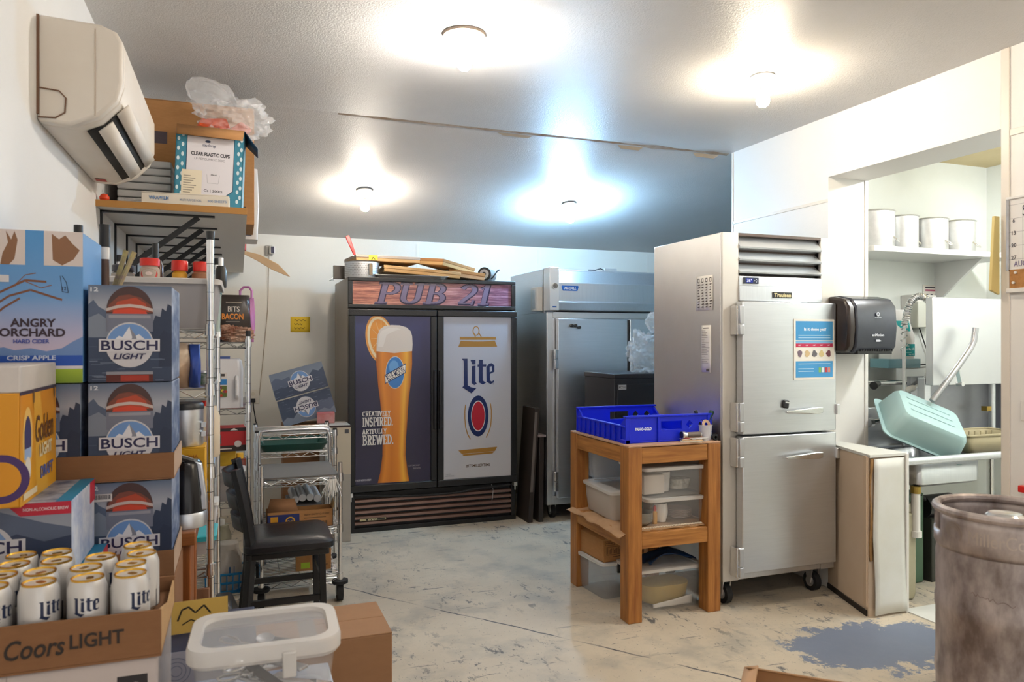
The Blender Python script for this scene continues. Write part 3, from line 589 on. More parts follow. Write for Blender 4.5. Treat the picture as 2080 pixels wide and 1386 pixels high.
for i, c in enumerate(('#8cc66a', '#e8eef2', '#c0404a', '#d88a7a')): d.rect(.175+.022*i, .04, .193+.022*i, .068, c, 1)
d.build('poster_print', t, PAPER)
t = thing('magnet_clip', 'small black magnetic clip on upper door of narrow fridge', 'magnet', (2.885, 3.367, 1.125), rot=(0, R(8), 0))
MB().box(-.02, -.014, -.024, .02, 0, .024).build('body', black_pl, t, bevel=.008); MB().box(-.012, -.016, .006, .014, -.014, .014).build('bar', alu, t)
# ---------------------------------------------------------------- work table
TX0, TX1, TY0, TY1, TZ = 1.905, 2.478, 3.40, 4.12, .922
t = thing('work_table', 'orange-stained wooden work table with open shelf beside narrow fridge', 'table', (TX0, TY0, 0))
W, Dp = TX1 - TX0, TY1 - TY0
for x, y in ((0, 0), (W-.082, 0), (0, Dp-.09), (W-.082, Dp-.09)): MB().box(x, y, 0, x+.082, y+.09, TZ).build('leg', wood_z, t, bevel=.004)
for z0, z1 in ((TZ-.09, TZ-.004), (.385, .468)):
    for y in (.004, Dp-.042): MB().box(.082, y, z0, W-.082, y+.038, z1).build('rail', wood_x, t, bevel=.003)
    for x in (.004, W-.042): MB().box(x, .09, z0, x+.038, Dp-.09, z1).build('rail', wood_y, t, bevel=.003)
MB().box(.0, .0, TZ, W, Dp, TZ+.010).build('table_top', mat('worn_plywood', '#c9a184', .6, var=(6, .7, '#b0845e'), stretch=(1, 5, 1)), t, bevel=.002)
MB().box(.042, .042, .456, W-.042, Dp-.042, .468).build('shelf_board', wood_y, t)
kp = thing('kraft_liner', 'creased brown kraft paper lining the table shelf', 'paper', (TX0, TY0, .468))
random.seed(5); ph = [random.random()*6 for _ in range(6)]
MB().grid(lambda u, v: (-.035 + .57*u + .008*math.sin(v*14+ph[0]), .03 + .66*v, .006 + .004*math.sin(u*17+ph[1]+v*5) + .004*math.sin(v*23+ph[2]) - (.02*(1-u*12) if u < .08 else 0)), 30, 34).build('sheet', kraft, kp, solid=.001)
ln = MB(); 
for k in range(22): ln.tube([(.1 + k*.017, .032, .016), (.107+k*.017, .028, .02), (.114+k*.017, .032, .016)], .005, 6)
ln.build('corrugated_edge', mat('corrugate', '#d8c9b4', .8), kp)
SHZ = .480
# ---- bread tray
def bread_tray():
    t = thing('bread_tray', 'blue plastic bread tray with white lettering on work table', 'tray', (1.93, 3.47, TZ+.0105))
    W, Dp, m, th = .53, .60, blue_pl, .012
    MB().box(0, 0, 0, W, Dp, .012).build('base', m, t, bevel=.003)
    def end(y, outward):            # high end with hand hole and diamond holes
        # cells between holes
        xs = [0, .17, .205, .255, .29, .345, .385, .425, .465, W]
        hz = .137; p = MB()
        def cell(x0, z0, x1, z1): p.box(x0, y, z0, x1, y+th, z1)
        hx0, hx1 = (.215, .345)
        cell(0, .012, hx0, hz); cell(hx0, .012, hx1, .065); cell(hx0, .112, hx1, hz)
        # diamonds right of the hole
        cell(hx1, .012, .372, hz); dz0, dz1, zc = .065, .115, .09
        for dx in (.395, .475):
            cell(dx-.023, .012, dx+.023, dz0); cell(dx-.023, dz1, dx+.023, hz)
            for sx in (-1, 1):
                for a, b in ((dz0, zc), (zc, dz1)):
                    e = a if a == dz0 else b
                    p.prism([(dx+sx*.023, a), (dx+sx*.023, b), (dx, e)], y, y+th, 'y')
        cell(.418, .012, .452, hz); cell(.498, .012, W, hz)
        o = p.build('end_wall', m, t, smooth=0)
        r = MB().box(-.008, y-.008, hz, W+.008, y+th+.008, hz+.01)
        r.box(-.006, y-.006 if outward < 0 else y+th, .0, .022, y if outward < 0 else y+th+.006, hz).box(.19, y-.008 if outward < 0 else y+th, 0, .2, y if outward < 0 else y+th+.008, hz).box(W-.022, y-.006 if outward < 0 else y+th, 0, W+.006, y if outward < 0 else y+th+.006, hz)
        r.build('end_rim', m, t, bevel=.002); return o
    e = end(0, -1); end(Dp-th, 1)
    d = Decal((0, 0, 0)); d.text('PAN-O-GOLD', .105, .075, .016, '#e6ecff', 1, .10, .05); d.build('tray_lettering', e)
    for x, o in ((0, -1), (W-th, 1)):
        MB().box(x, th, .012, x+th, Dp-th, .085).build('side_wall', m, t, smooth=0)
        r = MB().box(x-.006, th, .085, x+th+.006, Dp-th, .093)
        for k in range(9): r.box(x-.008 if o < 0 else x+th, .05+k*.062, .0, x if o < 0 else x+th+.008, .056+k*.062, .085)
        r.box(x-.008, -.006, 0, x+th+.008, .06, .02)
        for y0 in (th, Dp-.06-th): r.prism([(y0, .09), (y0+.06, .09), ((y0, .137) if y0 < .2 else (y0+.06, .137))], x, x+th, 'x')
        r.build('side_rim', m, t, bevel=.0015)
bread_tray()
# ---- small things at the table's front right corner
TT = TZ + .0105
t = thing('flashlight', 'grey flashlight with silver head lying on the work table', 'flashlight', (2.262, 3.452, TT+.036), rz=-2)
MB().cyl((.03,0,0),(.115,0,0),.014,n=18).build('grip', mat('grip_grey', '#6b6058', .5), t); MB().cyl((0,0,0),(.012,0,0),.021,n=20).cyl((.012,0,0),(.032,0,0),.02,.014,n=20).build('head', chrome, t); MB().cyl((-.001,0,0),(.0,0,0),.018,n=20).build('lens', black_pl, t); MB().cyl((.115,0,0),(.122,0,0),.012,n=16).build('tail_cap', chrome, t)
for i, (x, y, z, w_, h_, rz, c, nm, lb) in enumerate((
    (2.235, 3.425, 0, .115, .055, -28, '#e4cfae', 'paper_stack', 'cream paper slips with loose corners on front edge of work table'),
    (2.262, 3.432, .012, .15, .085, 3, '#a3303c', 'menu_book', 'dark red folded menus under the flashlight'))):
    t = thing(nm, lb, 'paper', (x, y, TT+z), rz)
    for k in range(3):
        MB().box(k*.006, k*.005, k*.004, w_+k*.004, h_, k*.004+.0025).build('sheet', mat('slip_%d%d' % (i, k), [c, '#efe6d8', '#d9b48a'][k] if i == 0 else ['#efe6d8', c, '#d9b48a'][k], .8), t)
t = thing('tube_rack', 'clear plastic parts strip lying on front edge of work table', 'plastic strip', (2.30, 3.412, TT))
for k in range(3): MB().lathe([(.0,0),(.013,0),(.014,.014),(.0,.014)], 14, (k*.036+.02, .012, 0)).build('cup', frost, t)
MB().box(0, 0, .014, .11, .024, .02).build('strip', frost, t, bevel=.002)
t = thing('utensil_tub', 'small white tub holding tools on corner of work table', 'tub', (2.423, 3.468, TT))
MB().lathe([(.0,0),(.033,0),(.038,.078),(.041,.078),(.041,.084),(.036,.084),(.031,.006),(.0,.006)], 28).build('body', mat('tub_grey', '#d5d3da', .4), t)
d = Decal((0,0,0), wrap=.0365); d.rect(.018, .02, .030, .05, '#8ea4c8'); d.rect(.02, .03, .028, .045, '#e4e6ee', 1); d.build('label_print', t)
t = thing('screwdriver', 'green-handled screwdriver standing in white tub', 'screwdriver', (2.428, 3.475, TT+.055), rot=(0, R(24), 0))
MB().cyl((0,0,-.03),(0,0,.04),.0035,n=8).build('shaft', chrome, t); MB().cyl((0,0,.038),(0,0,.1),.011,.014,n=8).lathe([(.014,.1),(.013,.112),(0,.116)],10).build('handle', mat('tool_green', '#1f4a3c', .4), t)
t = thing('pliers', 'black-handled tool leaning in white tub', 'tool', (2.408, 3.482, TT+.05), rot=(0, R(-18), 0))
MB().bar((0,0,-.02),(0,0,.12),.020,.012).build('handle', black_pl, t, bevel=.004); MB().cyl((0,0,-.03),(0,0,-.02),.008).build('tip', alu, t)
t = thing('cord_coil', 'pale coiled cord on top of white tub', 'cord', (2.42, 3.452, TT+.088), rot=(R(70), 0, 0))
for r_ in (.012, .018, .024): MB().tube([(r_*math.cos(a*PI/10), r_*math.sin(a*PI/10), 0) for a in range(20)], .003, 6, True).build('loop', mat('pale_cord', '#d6b59a', .6), t)
t = thing('card_sleeve', 'bent tan card sleeve behind flashlight on work table', 'card', (2.372, 3.50, TT), rz=10)
MB().prism([(-.03,0),(.028,0),(.03,.10),(.008,.10),(.002,.062),(-.03,.085)], -.002, .002, 'y').build('front', mat('sleeve', '#a99478', .8), t); MB().prism([(-.026,0),(.026,0),(.026,.06),(-.026,.06)], .02, .023, 'y').build('back', mat('sleeve', '#a99478', .8), t)
t = thing('wood_block', 'tan wooden block and tape roll at rear corner of work table', 'block', (2.462, 3.50, TT))
MB().prism([(-.02,0),(.012,0),(.012,.07),(-.004,.076),(-.02,.05)], 0, .03, 'y').build('block', oak_z, t, bevel=.002)
o = MB().lathe([(.008,-.008),(.018,-.008),(.018,.008),(.008,.008),(.008,-.008)], 22).xf(Matrix.Rotation(R(90),4,'X')).build('tape_roll', black_pl); o.location = (2.462, 3.43, TT+.018); tag(o, 'tiny black tape roll on edge at table corner', 'tape roll')

# ---- bins
def storage_bin(name, label, loc, sx, sy, h, rz=0, body=None, lid=None, lidh=.02, clip=None, taper=.88, group=None, lidded=True):
    t = thing(name, label, 'storage bin', loc, rz, group); a, b = sx/2, sy/2; r = min(a, b)*.22
    MB().loft([(.0,a*taper,b*taper,r),(h*.5,a*(taper+.06),b*(taper+.06),r),(h-lidh*.6,a*.97,b*.97,r),(h-lidh*.6,a,b,r)], True, False).build('body', body or frost, t, solid=.003)
    if lidded:
        l = MB().loft([(h-lidh,a+.006,b+.006,r),(h-lidh*.15,a+.008,b+.008,r),(h,a,b,r),(h,a*.9,b*.88,r),(h-.006,a*.88,b*.86,r)], False, True).build('lid', lid or frost_lid, t)
    if clip:
        for s in clip: MB().box(-.055, s*b-(.012 if s < 0 else 0), h-.065, .055, s*b+(.0 if s < 0 else .012), h-.005).build('latch', black_pl, t, bevel=.004)
    return t
storage_bin('storage_bin', 'foggy white lidded bin on left of the table shelf', (2.075, 3.83, SHZ), .27, .40, .165, -3, body=mat('foggy_bin', '#d9cfc4', .35, clear=.35), clip=None)
t = thing('folded_napkins', 'stack of cream cloths inside foggy white bin', 'cloth', (2.075, 3.83, SHZ+.006), -3); 
for k in range(3): MB().box(-.09+.004*k, -.14, .002+k*.035, .09, .14-.006*k, .034+k*.035).build('cloth', mat('cream_cloth', '#d8c6b4', .9), t, bevel=.01)
storage_bin('storage_bin', 'clear lidded bin with crockery, upper of two on table shelf', (2.235, 3.60, SHZ+.155), .40, .30, .165, 0, body=clear_pl)
storage_bin('storage_bin', 'clear bin with cups and plates, lower of two on table shelf', (2.245, 3.60, SHZ), .385, .30, .152, 0, body=clear_pl, lid=mat('milky_lid', '#dcd8d2', .35, clear=.1))
def simple(name, label, cat, loc, prof, m, n=24, group=None):
    o = MB().lathe(prof, n).build(name, m); o.location = loc; return tag(o, label, cat, group)
zu = SHZ+.160
o = MB().box(-.07,-.05,0,.06,.05,.105).build('paper_carton', mat('ivory', '#e2d8cc', .7), None, bevel=.004); o.location = (2.14, 3.575, zu); tag(o, 'ivory carton inside upper clear bin on table shelf', 'carton')
simple('cup', 'tall white cup inside upper clear bin', 'cup', (2.235, 3.60, zu), [(0,0),(.034,0),(.042,.11),(.038,.11),(.031,.005),(0,.005)], porc)
o = MB().loft([(0,.05,.04,.012),(.055,.058,.046,.012)]).build('food_box', mat('speckled', '#d7d2c6', .6, var=(30,.9,'#8a8577')), None); o.location = (2.335, 3.60, zu+.01); tag(o, 'speckled white food box inside upper clear bin', 'box')
zl = SHZ+.005
simple('cup', 'pale grey tumbler at left inside lower clear bin', 'cup', (2.185, 3.545, zl), [(0,0),(.03,0),(.041,.04),(.041,.075),(.036,.1),(.032,.1),(.036,.07),(.028,.005),(0,.005)], porc)
for k in range(6): simple('plate', 'pink-beige plate in pile inside lower clear bin, %s' % ['lowest','second up','third up','fourth up','fifth up','topmost'][k], 'plate', (2.335, 3.60, zl+.004+k*.007), [(0,0),(.05,0),(.075,.010),(.074,.012),(.05,.003),(0,.003)], mat('blush_plate', '#c9aa9c', .4), 26, 'plates in the lower bin')
for k in range(5): simple('bowl', 'grey-green bowl in nested pile behind front table leg, %s' % ['lowest','second from bottom','middle one','second from top','topmost'][k], 'bowl', (2.055, 3.535, SHZ+k*.009), [(0,0),(.035,0),(.062,.018),(.068,.034),(.065,.034),(.058,.02),(.033,.004),(0,.004)], mat('sage_bowl', '#97948a', .45), 26, 'nested bowls on the table shelf')
t = thing('teal_folder', 'upright teal folder on the table shelf', 'folder', (2.075, 3.605, SHZ)); MB().box(-.04,-.012,0,.03,.012,.165).build('cover', teal, t, bevel=.003); MB().box(-.036,-.009,.004,.032,.009,.162).build('pages', paper_w, t)
t = thing('squeeze_bottle', 'small bottle with red and yellow cap on table shelf', 'bottle', (2.135, 3.52, SHZ)); MB().lathe([(0,0),(.014,0),(.014,.06),(.008,.07),(0,.07)],14).build('body', mat('bottle_yel', '#e0a030', .4), t); MB().lathe([(.009,.07),(.009,.09),(.003,.1),(0,.1)],12).build('cap', red_pl, t)
# crumpled clear sheets and a hand mixer at the rear of the shelf
t = thing('plastic_sheets', 'loose curved clear plastic sheets at rear of table shelf', 'plastic sheet', (1.97, 3.98, SHZ))
for k in range(3): MB().grid(lambda u, v: (.02 + .40*u, -.02 + .05*k + .03*math.sin(v*PI), .18*0 + (.17 + .20*v) - .07*u*(1+.3*k) + .02*math.sin(u*9+k)), 14, 8).build('sheet', film, t, solid=.0008)
t = thing('hand_tool', 'dark hand tool with printed tag lying on foggy bin', 'tool', (2.15, 3.71, SHZ+.168), rz=20); MB().tube([(0,0,.012),(-.02,.02,.05),(-.03,.03,.09)], [.014,.012,.01], 10).build('handle', mat('grip_dark', '#3b3734', .4), t); MB().box(-.02,.0,.075,.015,.012,.13).build('tag', paper_w, t)
d = Decal((-.02, .0, .075)); d.ell(.018,.028,.012,.018,'#5a2f33'); d.ell(.02,.03,.006,.009,'#c9b9b4',1); d.build('tag_print', t)
# under the table
storage_bin('storage_bin', 'clear bin with black latch and white label on floor under table', (2.075, 3.93, 0), .29, .33, .215, 4, body=mat('smoky_bin', '#c4c4c4', .3, clear=.72), clip=(-1,))
t = thing('paper_label', 'white price label on black-latched bin', 'label', (2.072, 3.757, .07), rz=4); MB().box(0,-.001,0,.085,.001,.065).build('sheet', paper_w, t); d = Decal((0,-.001,0)); d.rect(.006,.045,.018,.06,'#b5343a'); d.rect(.065,.046,.078,.06,'#d8b45a'); d.rect(.006,.03,.05,.034,'#8a8a8a'); d.rect(.05,.008,.078,.016,'#3a3a3a'); d.rect(.006,.01,.03,.014,'#8a8a8a'); d.build('label_print', t, PAPER)
t = thing('carton', 'brown printed carton with open flaps under the table', 'carton', (2.075, 3.93, .2165), rz=3)
MB().box(-.135,-.16,0,.135,.16,.004).box(-.135,-.16,0,.135,-.156,.125).box(-.135,.156,0,.135,.16,.125).box(-.135,-.156,0,-.131,.156,.125).box(.131,-.156,0,.135,.156,.125).build('body', card, t)
MB().add([(-.135,-.16,.125),(.135,-.16,.125),(.11,-.06,.165),(-.06,-.05,.175)],[(0,1,2,3)]).build('flap', card_in, t, solid=.003); MB().add([(-.135,-.16,.125),(-.135,.16,.125),(-.02,.13,.195),(-.04,-.1,.175)],[(0,1,2,3)]).build('flap', card, t, solid=.003)
d = Decal((-.135,-.16,0)); I = '#3d2d20'; d.line([(.012,.118),(.07,.118),(.07,.095),(.012,.095),(.012,.118)],.002,I); d.text('Libbey',.041,.1065,.012,I,0,.048,.02); d.line([(.02,.085),(.17,.085),(.17,.04),(.02,.04),(.02,.085)],.002,I)
for k in range(16): d.rect(.026+k*.0085,.045,.0285+k*.0085+(k%3)*.001,.08-(k*7%4)*.004,I)
d.rect(.06,.026,.14,.029,I); d.line([(.215,.1),(.25,.1),(.235,.06),(.235,.03)],.002,I); d.line([(.25,.1),(.265,.03)],.002,I); d.build('carton_print', t, PAPER)
storage_bin('storage_bin', 'large clear bin with yellow contents on floor under table', (2.235, 3.63, 0), .42, .24, .235, 0, body=clear_pl, lid=frost_lid)
t = thing('yellow_dish', 'yellow oval platter inside large clear bin under table', 'dish', (2.25, 3.63, .012))
MB().loft([(.01,.13,.075,.07),(.10,.15,.09,.085),(.11,.15,.09,.085)],True,True,8).build('dish', mat('mustard', '#b79a45', .5), t)
o = MB().grid(lambda u,v: (-.12+.25*u, -.10+.002*math.sin(u*9), .008+.05*v*(.4+.6*u)), 10, 4).build('paper_strip', paper_w, None, solid=.001); o.location = (2.25, 3.63, .005); tag(o, 'white curled paper strip inside large clear bin', 'paper')
o = MB().grid(lambda u,v: (.3*u, .16*v, .05+.055*math.sin(u*PI)*(1-v*.3)+.012*math.sin(v*9+u*7)), 14, 8).build('blue_tarp', mat('tarp_blue', '#12345e', .4), None, solid=.004); o.location = (2.13, 3.56, .19); tag(o, 'dark blue folded tarp on large clear bin under table', 'tarp')

# ---------------------------------------------------------------- black cabinet, boards by the wide fridge
t = thing('black_cabinet', 'tall black cabinet with small white tag between the two steel fridges', 'cabinet', (2.60, 4.85, 0))
MB().box(0,0,0,.62,.5,1.20).build('body', mat('cab_black', '#262427', .45), t, bevel=.004); MB().box(-.004,-.004,1.20,.624,.504,1.235).build('lid', mat('cab_black2', '#2f2d30', .4), t, bevel=.004); MB().box(.02,-.008,.1,.60,0,1.16).build('door', mat('cab_black', '#262427', .45), t, bevel=.003)
d = Decal((.03,-.008,1.12)); d.rect(0,0,.065,.035,'#c9c7c4'); d.text('MC TAG',.0325,.0175,.018,'#55524f',1,.055,.02); d.build('tag_print', t)
def crumple(name, label, loc, size, m, seed, cat='plastic bag', parts='film', tail=None):
    t = thing(name, label, cat, loc); off = Vector((seed*3.7, seed*1.3, 0)); mb = MB()
    def f(u, v):
        a = 2*PI*u; b = PI*(v-.5); p = Vector((math.cos(a)*math.cos(b), math.sin(a)*math.cos(b), math.sin(b)))
        r = 1 + .30*mnoise.noise(p*1.6+off) + .5*(abs(mnoise.noise(p*3.1+off))-.2) + .28*(abs(mnoise.noise(p*7+off))-.15) + .1*mnoise.noise(p*15+off)
        if tail and p.dot(tail) > .75: r += 4.0*(p.dot(tail)-.75)
        return (size[0]*r*p.x, size[1]*r*p.y, size[2]*(1+r*p.z))
    mb.grid(f, 56, 36); mb.build(parts, m, t, smooth=20, normals=False); return t
crumple('plastic_bag', 'crumpled clear plastic bag on top of the black cabinet', (2.93, 4.98, 1.236), (.13, .12, .15), film, 11)
crumple('plastic_bag', 'small clear plastic bag hanging by fridge door above black cabinet', (2.99, 4.95, 1.56), (.05, .05, .07), film, 12)
lb = mat('dark_laminate', '#2a2320', .5, var=(5, .6, '#3a2c26'), stretch=(6, 6, 1))
t = thing('table_leaf', 'tall thin dark board leaning beside the display cooler', 'board', (2.232, 5.60, 0)); MB().prism([(-.03,0),(.012,0),(.075,.93),(.035,.93)], -.02, .26, 'y').build('board', lb, t, bevel=.003)
MB().prism([(-.012,.25),(.01,.25),(.052,.90),(.03,.90)], -.028, -.02, 'y').build('edge_strip', mat('grey_edge', '#6a615c', .5), t)
t = thing('table_leaf', 'shorter dark board with frayed top beside the wide fridge', 'board', (2.315, 5.575, 0)); MB().prism([(-.02,0),(.02,0),(.028,.70),(-.012,.70)], 0, .3, 'y').build('board', lb, t, bevel=.003); MB().box(-.03,-.01,.695,.04,.3,.712).build('top_edge', mat('frayed_pink', '#8d7c78', .7), t, bevel=.003)

# ---------------------------------------------------------------- towel dispenser
t = thing('towel_dispenser', 'black paper towel dispenser on white wall by the opening', 'dispenser', (3.255, 3.5, 1.41))
W = .355; prof = [(0,.0),(-.20,.0),(-.225,.04),(-.235,.15),(-.225,.27),(-.19,.315),(-.10,.335),(0,.335)]
MB().prism(prof, .05, W, 'x').build('cover', mat('smoke_cover', '#2e323c', .2, var=(5,.4,'#3d424e')), t, bevel=.01); MB().prism([(y*.97, z*.97+.005) for y, z in prof], 0, .055, 'x').build('side_cheek', mat('smoke_side', '#2a201c', .3), t, bevel=.014)
MB().box(.075,-.215,-.006,W-.02,-.03,.014).build('outlet', black_pl, t, bevel=.003); m = MB()
for k in range(14): m.box(.09+k*.018,-.226,.012,.096+k*.018,-.21,.022)
m.build('teeth', rubber, t)
d = Decal((.05,-.2365,.0)); d.ell(.155,.225,.012,.012,'#d9dce4'); d.ell(.155,.225,.007,.007,'#4a4c55',1); d.text('Georgia-Pacific',.155,.205,.007,'#c9ccd4',0,.05); d.text('enMotion',.155,.105,.016,'#d9dce4',0,.09,.02); d.poly([(.14,.078),(.165,.078),(.18,.07),(.165,.066),(.14,.066)],'#c9ccd4'); d.build('dispenser_print', t)

# ---------------------------------------------------------------- scullery
t = thing('pot_shelf', 'white wall shelf with bracket holding stock pots', 'shelf', (3.66, 3.48, 2.035))
MB().box(0,.0,.0,1.3,.42,.035).build('board', mat('shelf_white', '#f0f0ec', .4), t, bevel=.003)
for x in (.0, 1.0): MB().prism([(.06,0),(.42,0),(.42,-.26),(.38,-.26)], x+.0, x+.02, 'x').build('bracket', mat('shelf_white', '#f0f0ec', .4), t)
def pot(x, y, r, h, label, turn=0):
    t = thing('stock_pot', label, 'stock pot', (x, y, 2.0705), turn, 'stock pots on the scullery shelf')
    MB().lathe([(0,0),(r*.96,0),(r,.012),(r,h-.006),(r+.006,h),(r+.002,h+.004),(r-.005,h-.004),(r-.006,.01),(0,.008)], 40).build('body', alu, t)
    for s in (1, -1):
        a0 = R(-70 if s > 0 else 110); pts = [((r+o)*math.cos(a0+da), (r+o)*math.sin(a0+da), z) for o, da, z in ((.0,-.28,.075),(.02,-.28,.055),(.026,-.14,.045),(.026,.14,.045),(.02,.28,.055),(0,.28,.075))]
        MB().tube(pts, .005, 8).build('handle', chrome, t)
    return t
pot(3.88, 3.70, .128, .245, 'large dented aluminium stock pot, leftmost on the scullery shelf', 15)
pot(4.13, 3.70, .098, .23, 'narrow aluminium stock pot, second from left on the scullery shelf', 60)
pot(4.375, 3.70, .112, .225, 'aluminium stock pot with wire handle, third on the scullery shelf', 0)
pot(4.63, 3.70, .112, .225, 'aluminium stock pot, rightmost on the scullery shelf', 0)
# sink
t = thing('sink', 'stainless scullery sink with rounded front rail', 'sink', (3.43, 3.06, 0))
MB().tube([(.0,.02,.81),(1.5,.02,.81)], .022, 12).build('front_rail', steel_h, t)
MB().box(.0,.03,.80,.20,.62,.812).box(.20,.03,.80,.68,.07,.812).box(.20,.52,.80,.68,.62,.812).box(.68,.03,.80,1.5,.62,.812).build('deck', steel, t, bevel=.002)
MB().loft([(.645,.22,.2,.04,.44,.3),(.66,.24,.225,.04,.44,.3),(.805,.245,.228,.04,.44,.3)],True,False).build('basin', steel_h, t, solid=.004)
MB().box(.0,.60,.80,1.5,.63,1.05).build('backsplash', steel, t, bevel=.003)
p = MB().cyl((.20,.1,.36),(.20,.1,.62),.024,n=16).cyl((.2,.1,.36),(.2,.1,.395),.032,n=16).build('drain_pipe', white_pl, t); MB().cyl((.2,.1,.61),(.2,.1,.65),.028,n=16).build('drain_nut', mat('brass', '#b59a52', .35, 1.), p)
for x, y in ((.02,.05),(1.45,.05),(.02,.58),(1.45,.58)): MB().cyl((x,y,0),(x,y,.80),.018,n=12).build('leg', chrome, t)
n_ = Vector((.10, -.62, .77)).normalized(); l_ = Vector((.76, -.12, -.60)); l_ = (l_ - n_*l_.dot(n_)).normalized(); w_ = n_.cross(l_)
tub_rot = Matrix((l_, w_, n_)).transposed().to_euler()
# bus tub upside down, leaning on the sink deck
t = thing('bus_tub', 'pale blue-green plastic bus tub tipped upside down on the sink', 'tub', (3.85, 3.285, 1.0), rot=tub_rot)
bt_m = mat('tub_teal', '#a9c8c8', .35)
MB().loft([(-.09,.245,.19,.05),(-.08,.25,.195,.05),(-.08,.225,.17,.05),(.04,.205,.152,.05),(.065,.188,.135,.045),(.07,.165,.115,.04)],False,True,6).build('body', bt_m, t, solid=0)
for y in (-.06, 0, .06): MB().box(-.15,y-.006,.069,.125,y+.006,.074).build('ridge', bt_m, t, bevel=.002)
# dish rack
t = thing('dish_rack', 'beige plastic dish rack beside the blue-green tub', 'dish rack', (4.30, 3.29, .8125)); t.scale = (1, .62, 1); m = MB(); bg = mat('rack_beige', '#a89c7c', .5)
MB().loft([(0,.23,.2,.03),(.10,.24,.21,.03)],False,False).build('wall', bg, t, solid=.006)
MB().loft([(.095,.245,.215,.03),(.11,.245,.215,.03)],False,False).build('rim', bg, t, solid=.008)
for k in range(9): m.box(-.21+k*.05,-.19,.005,-.204+k*.05,.19,.02).cyl((-.2+k*.05,.1,.02),(-.2+k*.05,.1,.10),.006,n=6).cyl((-.2+k*.05,-.05,.02),(-.2+k*.05,-.05,.09),.006,n=6)
m.build('pegs', bg, t)
# dish machine with raised door
t = thing('dish_machine', 'stainless dishwashing machine with raised door and long handle', 'dishwasher', (4.0, 3.33, 0))
dk = mat('chamber_steel', (.36,.37,.40), .4, 1., var=(5,.4,(.26,.27,.3)))
MB().box(.06,.24,.82,.9,.27,1.25).box(.86,.12,.82,.9,.24,1.25).build('chamber', dk, t); box('corner_post', steel, t, (.0,.085,.83), (.05,.14,1.25), .004); box('corner_post', steel, t, (.84,.085,.83), (.9,.14,1.25), .004)
MB().box(.0,.03,1.205,.92,.08,1.75).build('door', mat('door_steel', (.66,.67,.69), .38, 1., var=(3,.2,(.58,.60,.62))), t, bevel=.004)
hd = MB().tube([(-.10,-.05,1.12),(-.05,-.06,1.18),(.10,-.06,1.325),(.20,-.06,1.43),(.235,-.06,1.48),(.25,-.06,1.56)], .018, 12).build('lift_handle', mat('handle_steel', (.42,.42,.44), .3, 1.), t); MB().bar((.1,-.05,1.33),(.17,-.02,1.22),.022,.016).cyl((.17,-.04,1.215),(.17,0,1.215),.014).build('handle_stay', alu, hd)
MB().cyl((.66,.14,.83),(.66,.14,1.2),.02,n=12).build('wash_pipe', steel, t); MB().box(.60,.13,1.02,.64,.17,1.05).build('pipe_clip', mat('brass', '#b59a52', .35, 1.), t)
# detergent jug, dosing box, poster, hose, taps
t = thing('detergent_jug', 'white and teal detergent jug on bracket above sink', 'jug', (4.17, 3.78, 1.36))
MB().loft([(0,.105,.06,.02),(.16,.105,.06,.02),(.24,.08,.05,.02),(.33,.07,.045,.02)],True,True).build('body', white_pl, t)
d = Decal((-.105,-.0605,0)); d.poly([(.09,.10),(.2,.10),(.2,.02),(.09,.02)],'#1fa0a0'); d.text('Mineral Mac HD',.145,.066,.018,'#eef8f8',1,.1); d.rect(.1,.04,.17,.047,'#9fe0dc',1); d.text('Mac HD',.17,.03,.01,'#e8f6f6',1); d.rect(.1,.083,.15,.09,'#cfeeea',1); d.build('label_print', t); d = Decal((-.09,-.058,.185),v=(0,.12,.9)); d.poly([(.02,.1),(.145,.1),(.15,.0),(.1,.0),(.04,.04)],'#12a3a0'); d.rect(.1,.02,.13,.08,'#e9f6f4',1); d.build('shoulder_print', t)
MB().box(-.15,-.075,-.06,.13,.08,0).build('bracket', mat('bracket_pale', '#8cc0cc', .35, clear=.35), t)
t = thing('dosing_box', 'small white control box on scullery wall beside jug', 'control box', (4.34, 3.80, 1.60)); MB().box(0,0,0,.22,.1,.20).build('case', white_pl, t, bevel=.006); MB().box(-.02,-.06,-.03,.075,.0,.15).build('cover', mat('box_cream', '#dcdccf', .4), t, bevel=.006); d = Decal((0,-.0,0)); d.rect(.13,.14,.2,.15,'#c23a7a',0); d.poly([(.155,.17),(.165,.18),(.175,.17),(.165,.16)],'#3a3a3a'); d.build('box_print', t)
cb = thing('tubing', 'thin black tubes looping down the scullery wall', 'tubes', (4.3, 3.86, 1.3))
for a, b, q, e in (((.06,.3),(.0,.12),(-.12,.05),(-.25,.02)),((.12,.28),(.2,.1),(.05,.0),(-.2,.1)),((.18,.3),(.25,.15),(.28,.05),(.30,.12)),((-.2,.12),(-.1,.0),(.1,.0),(.3,.02))):
    MB().tube([((1-s)**3*a[0]+3*s*(1-s)**2*b[0]+3*s*s*(1-s)*q[0]+s**3*e[0], .02, (1-s)**3*a[1]+3*s*(1-s)**2*b[1]+3*s*s*(1-s)*q[1]+s**3*e[1]) for s in [i/14 for i in range(15)]], .004, 6).build('tube', rubber, cb)
t = thing('wall_poster', 'small printed instruction sheet on scullery wall under shelf', 'poster', (4.545, 3.897, 1.715)); MB().box(0,-.002,0,.2,.001,.165).build('sheet', paper_w, t); d = Decal((0,-.002,0)); d.rect(.02,.14,.12,.15,'#4a4550'); d.rect(.02,.12,.15,.132,'#b04a6a')
for i in range(3): d.rect(.03+.04*i,.05,.05+.04*i,.1,'#3c3a40')
for i in range(8): d.rect(.14,.02+.012*i,.19,.024+.012*i,'#c07a92')
d.rect(-.005,0,.1,.014,'#5c6470'); d.build('sheet_print', t, PAPER)
t = thing('spray_hose', 'steel spring spray hose arching over the sink', 'hose', (3.98, 3.55, .81))
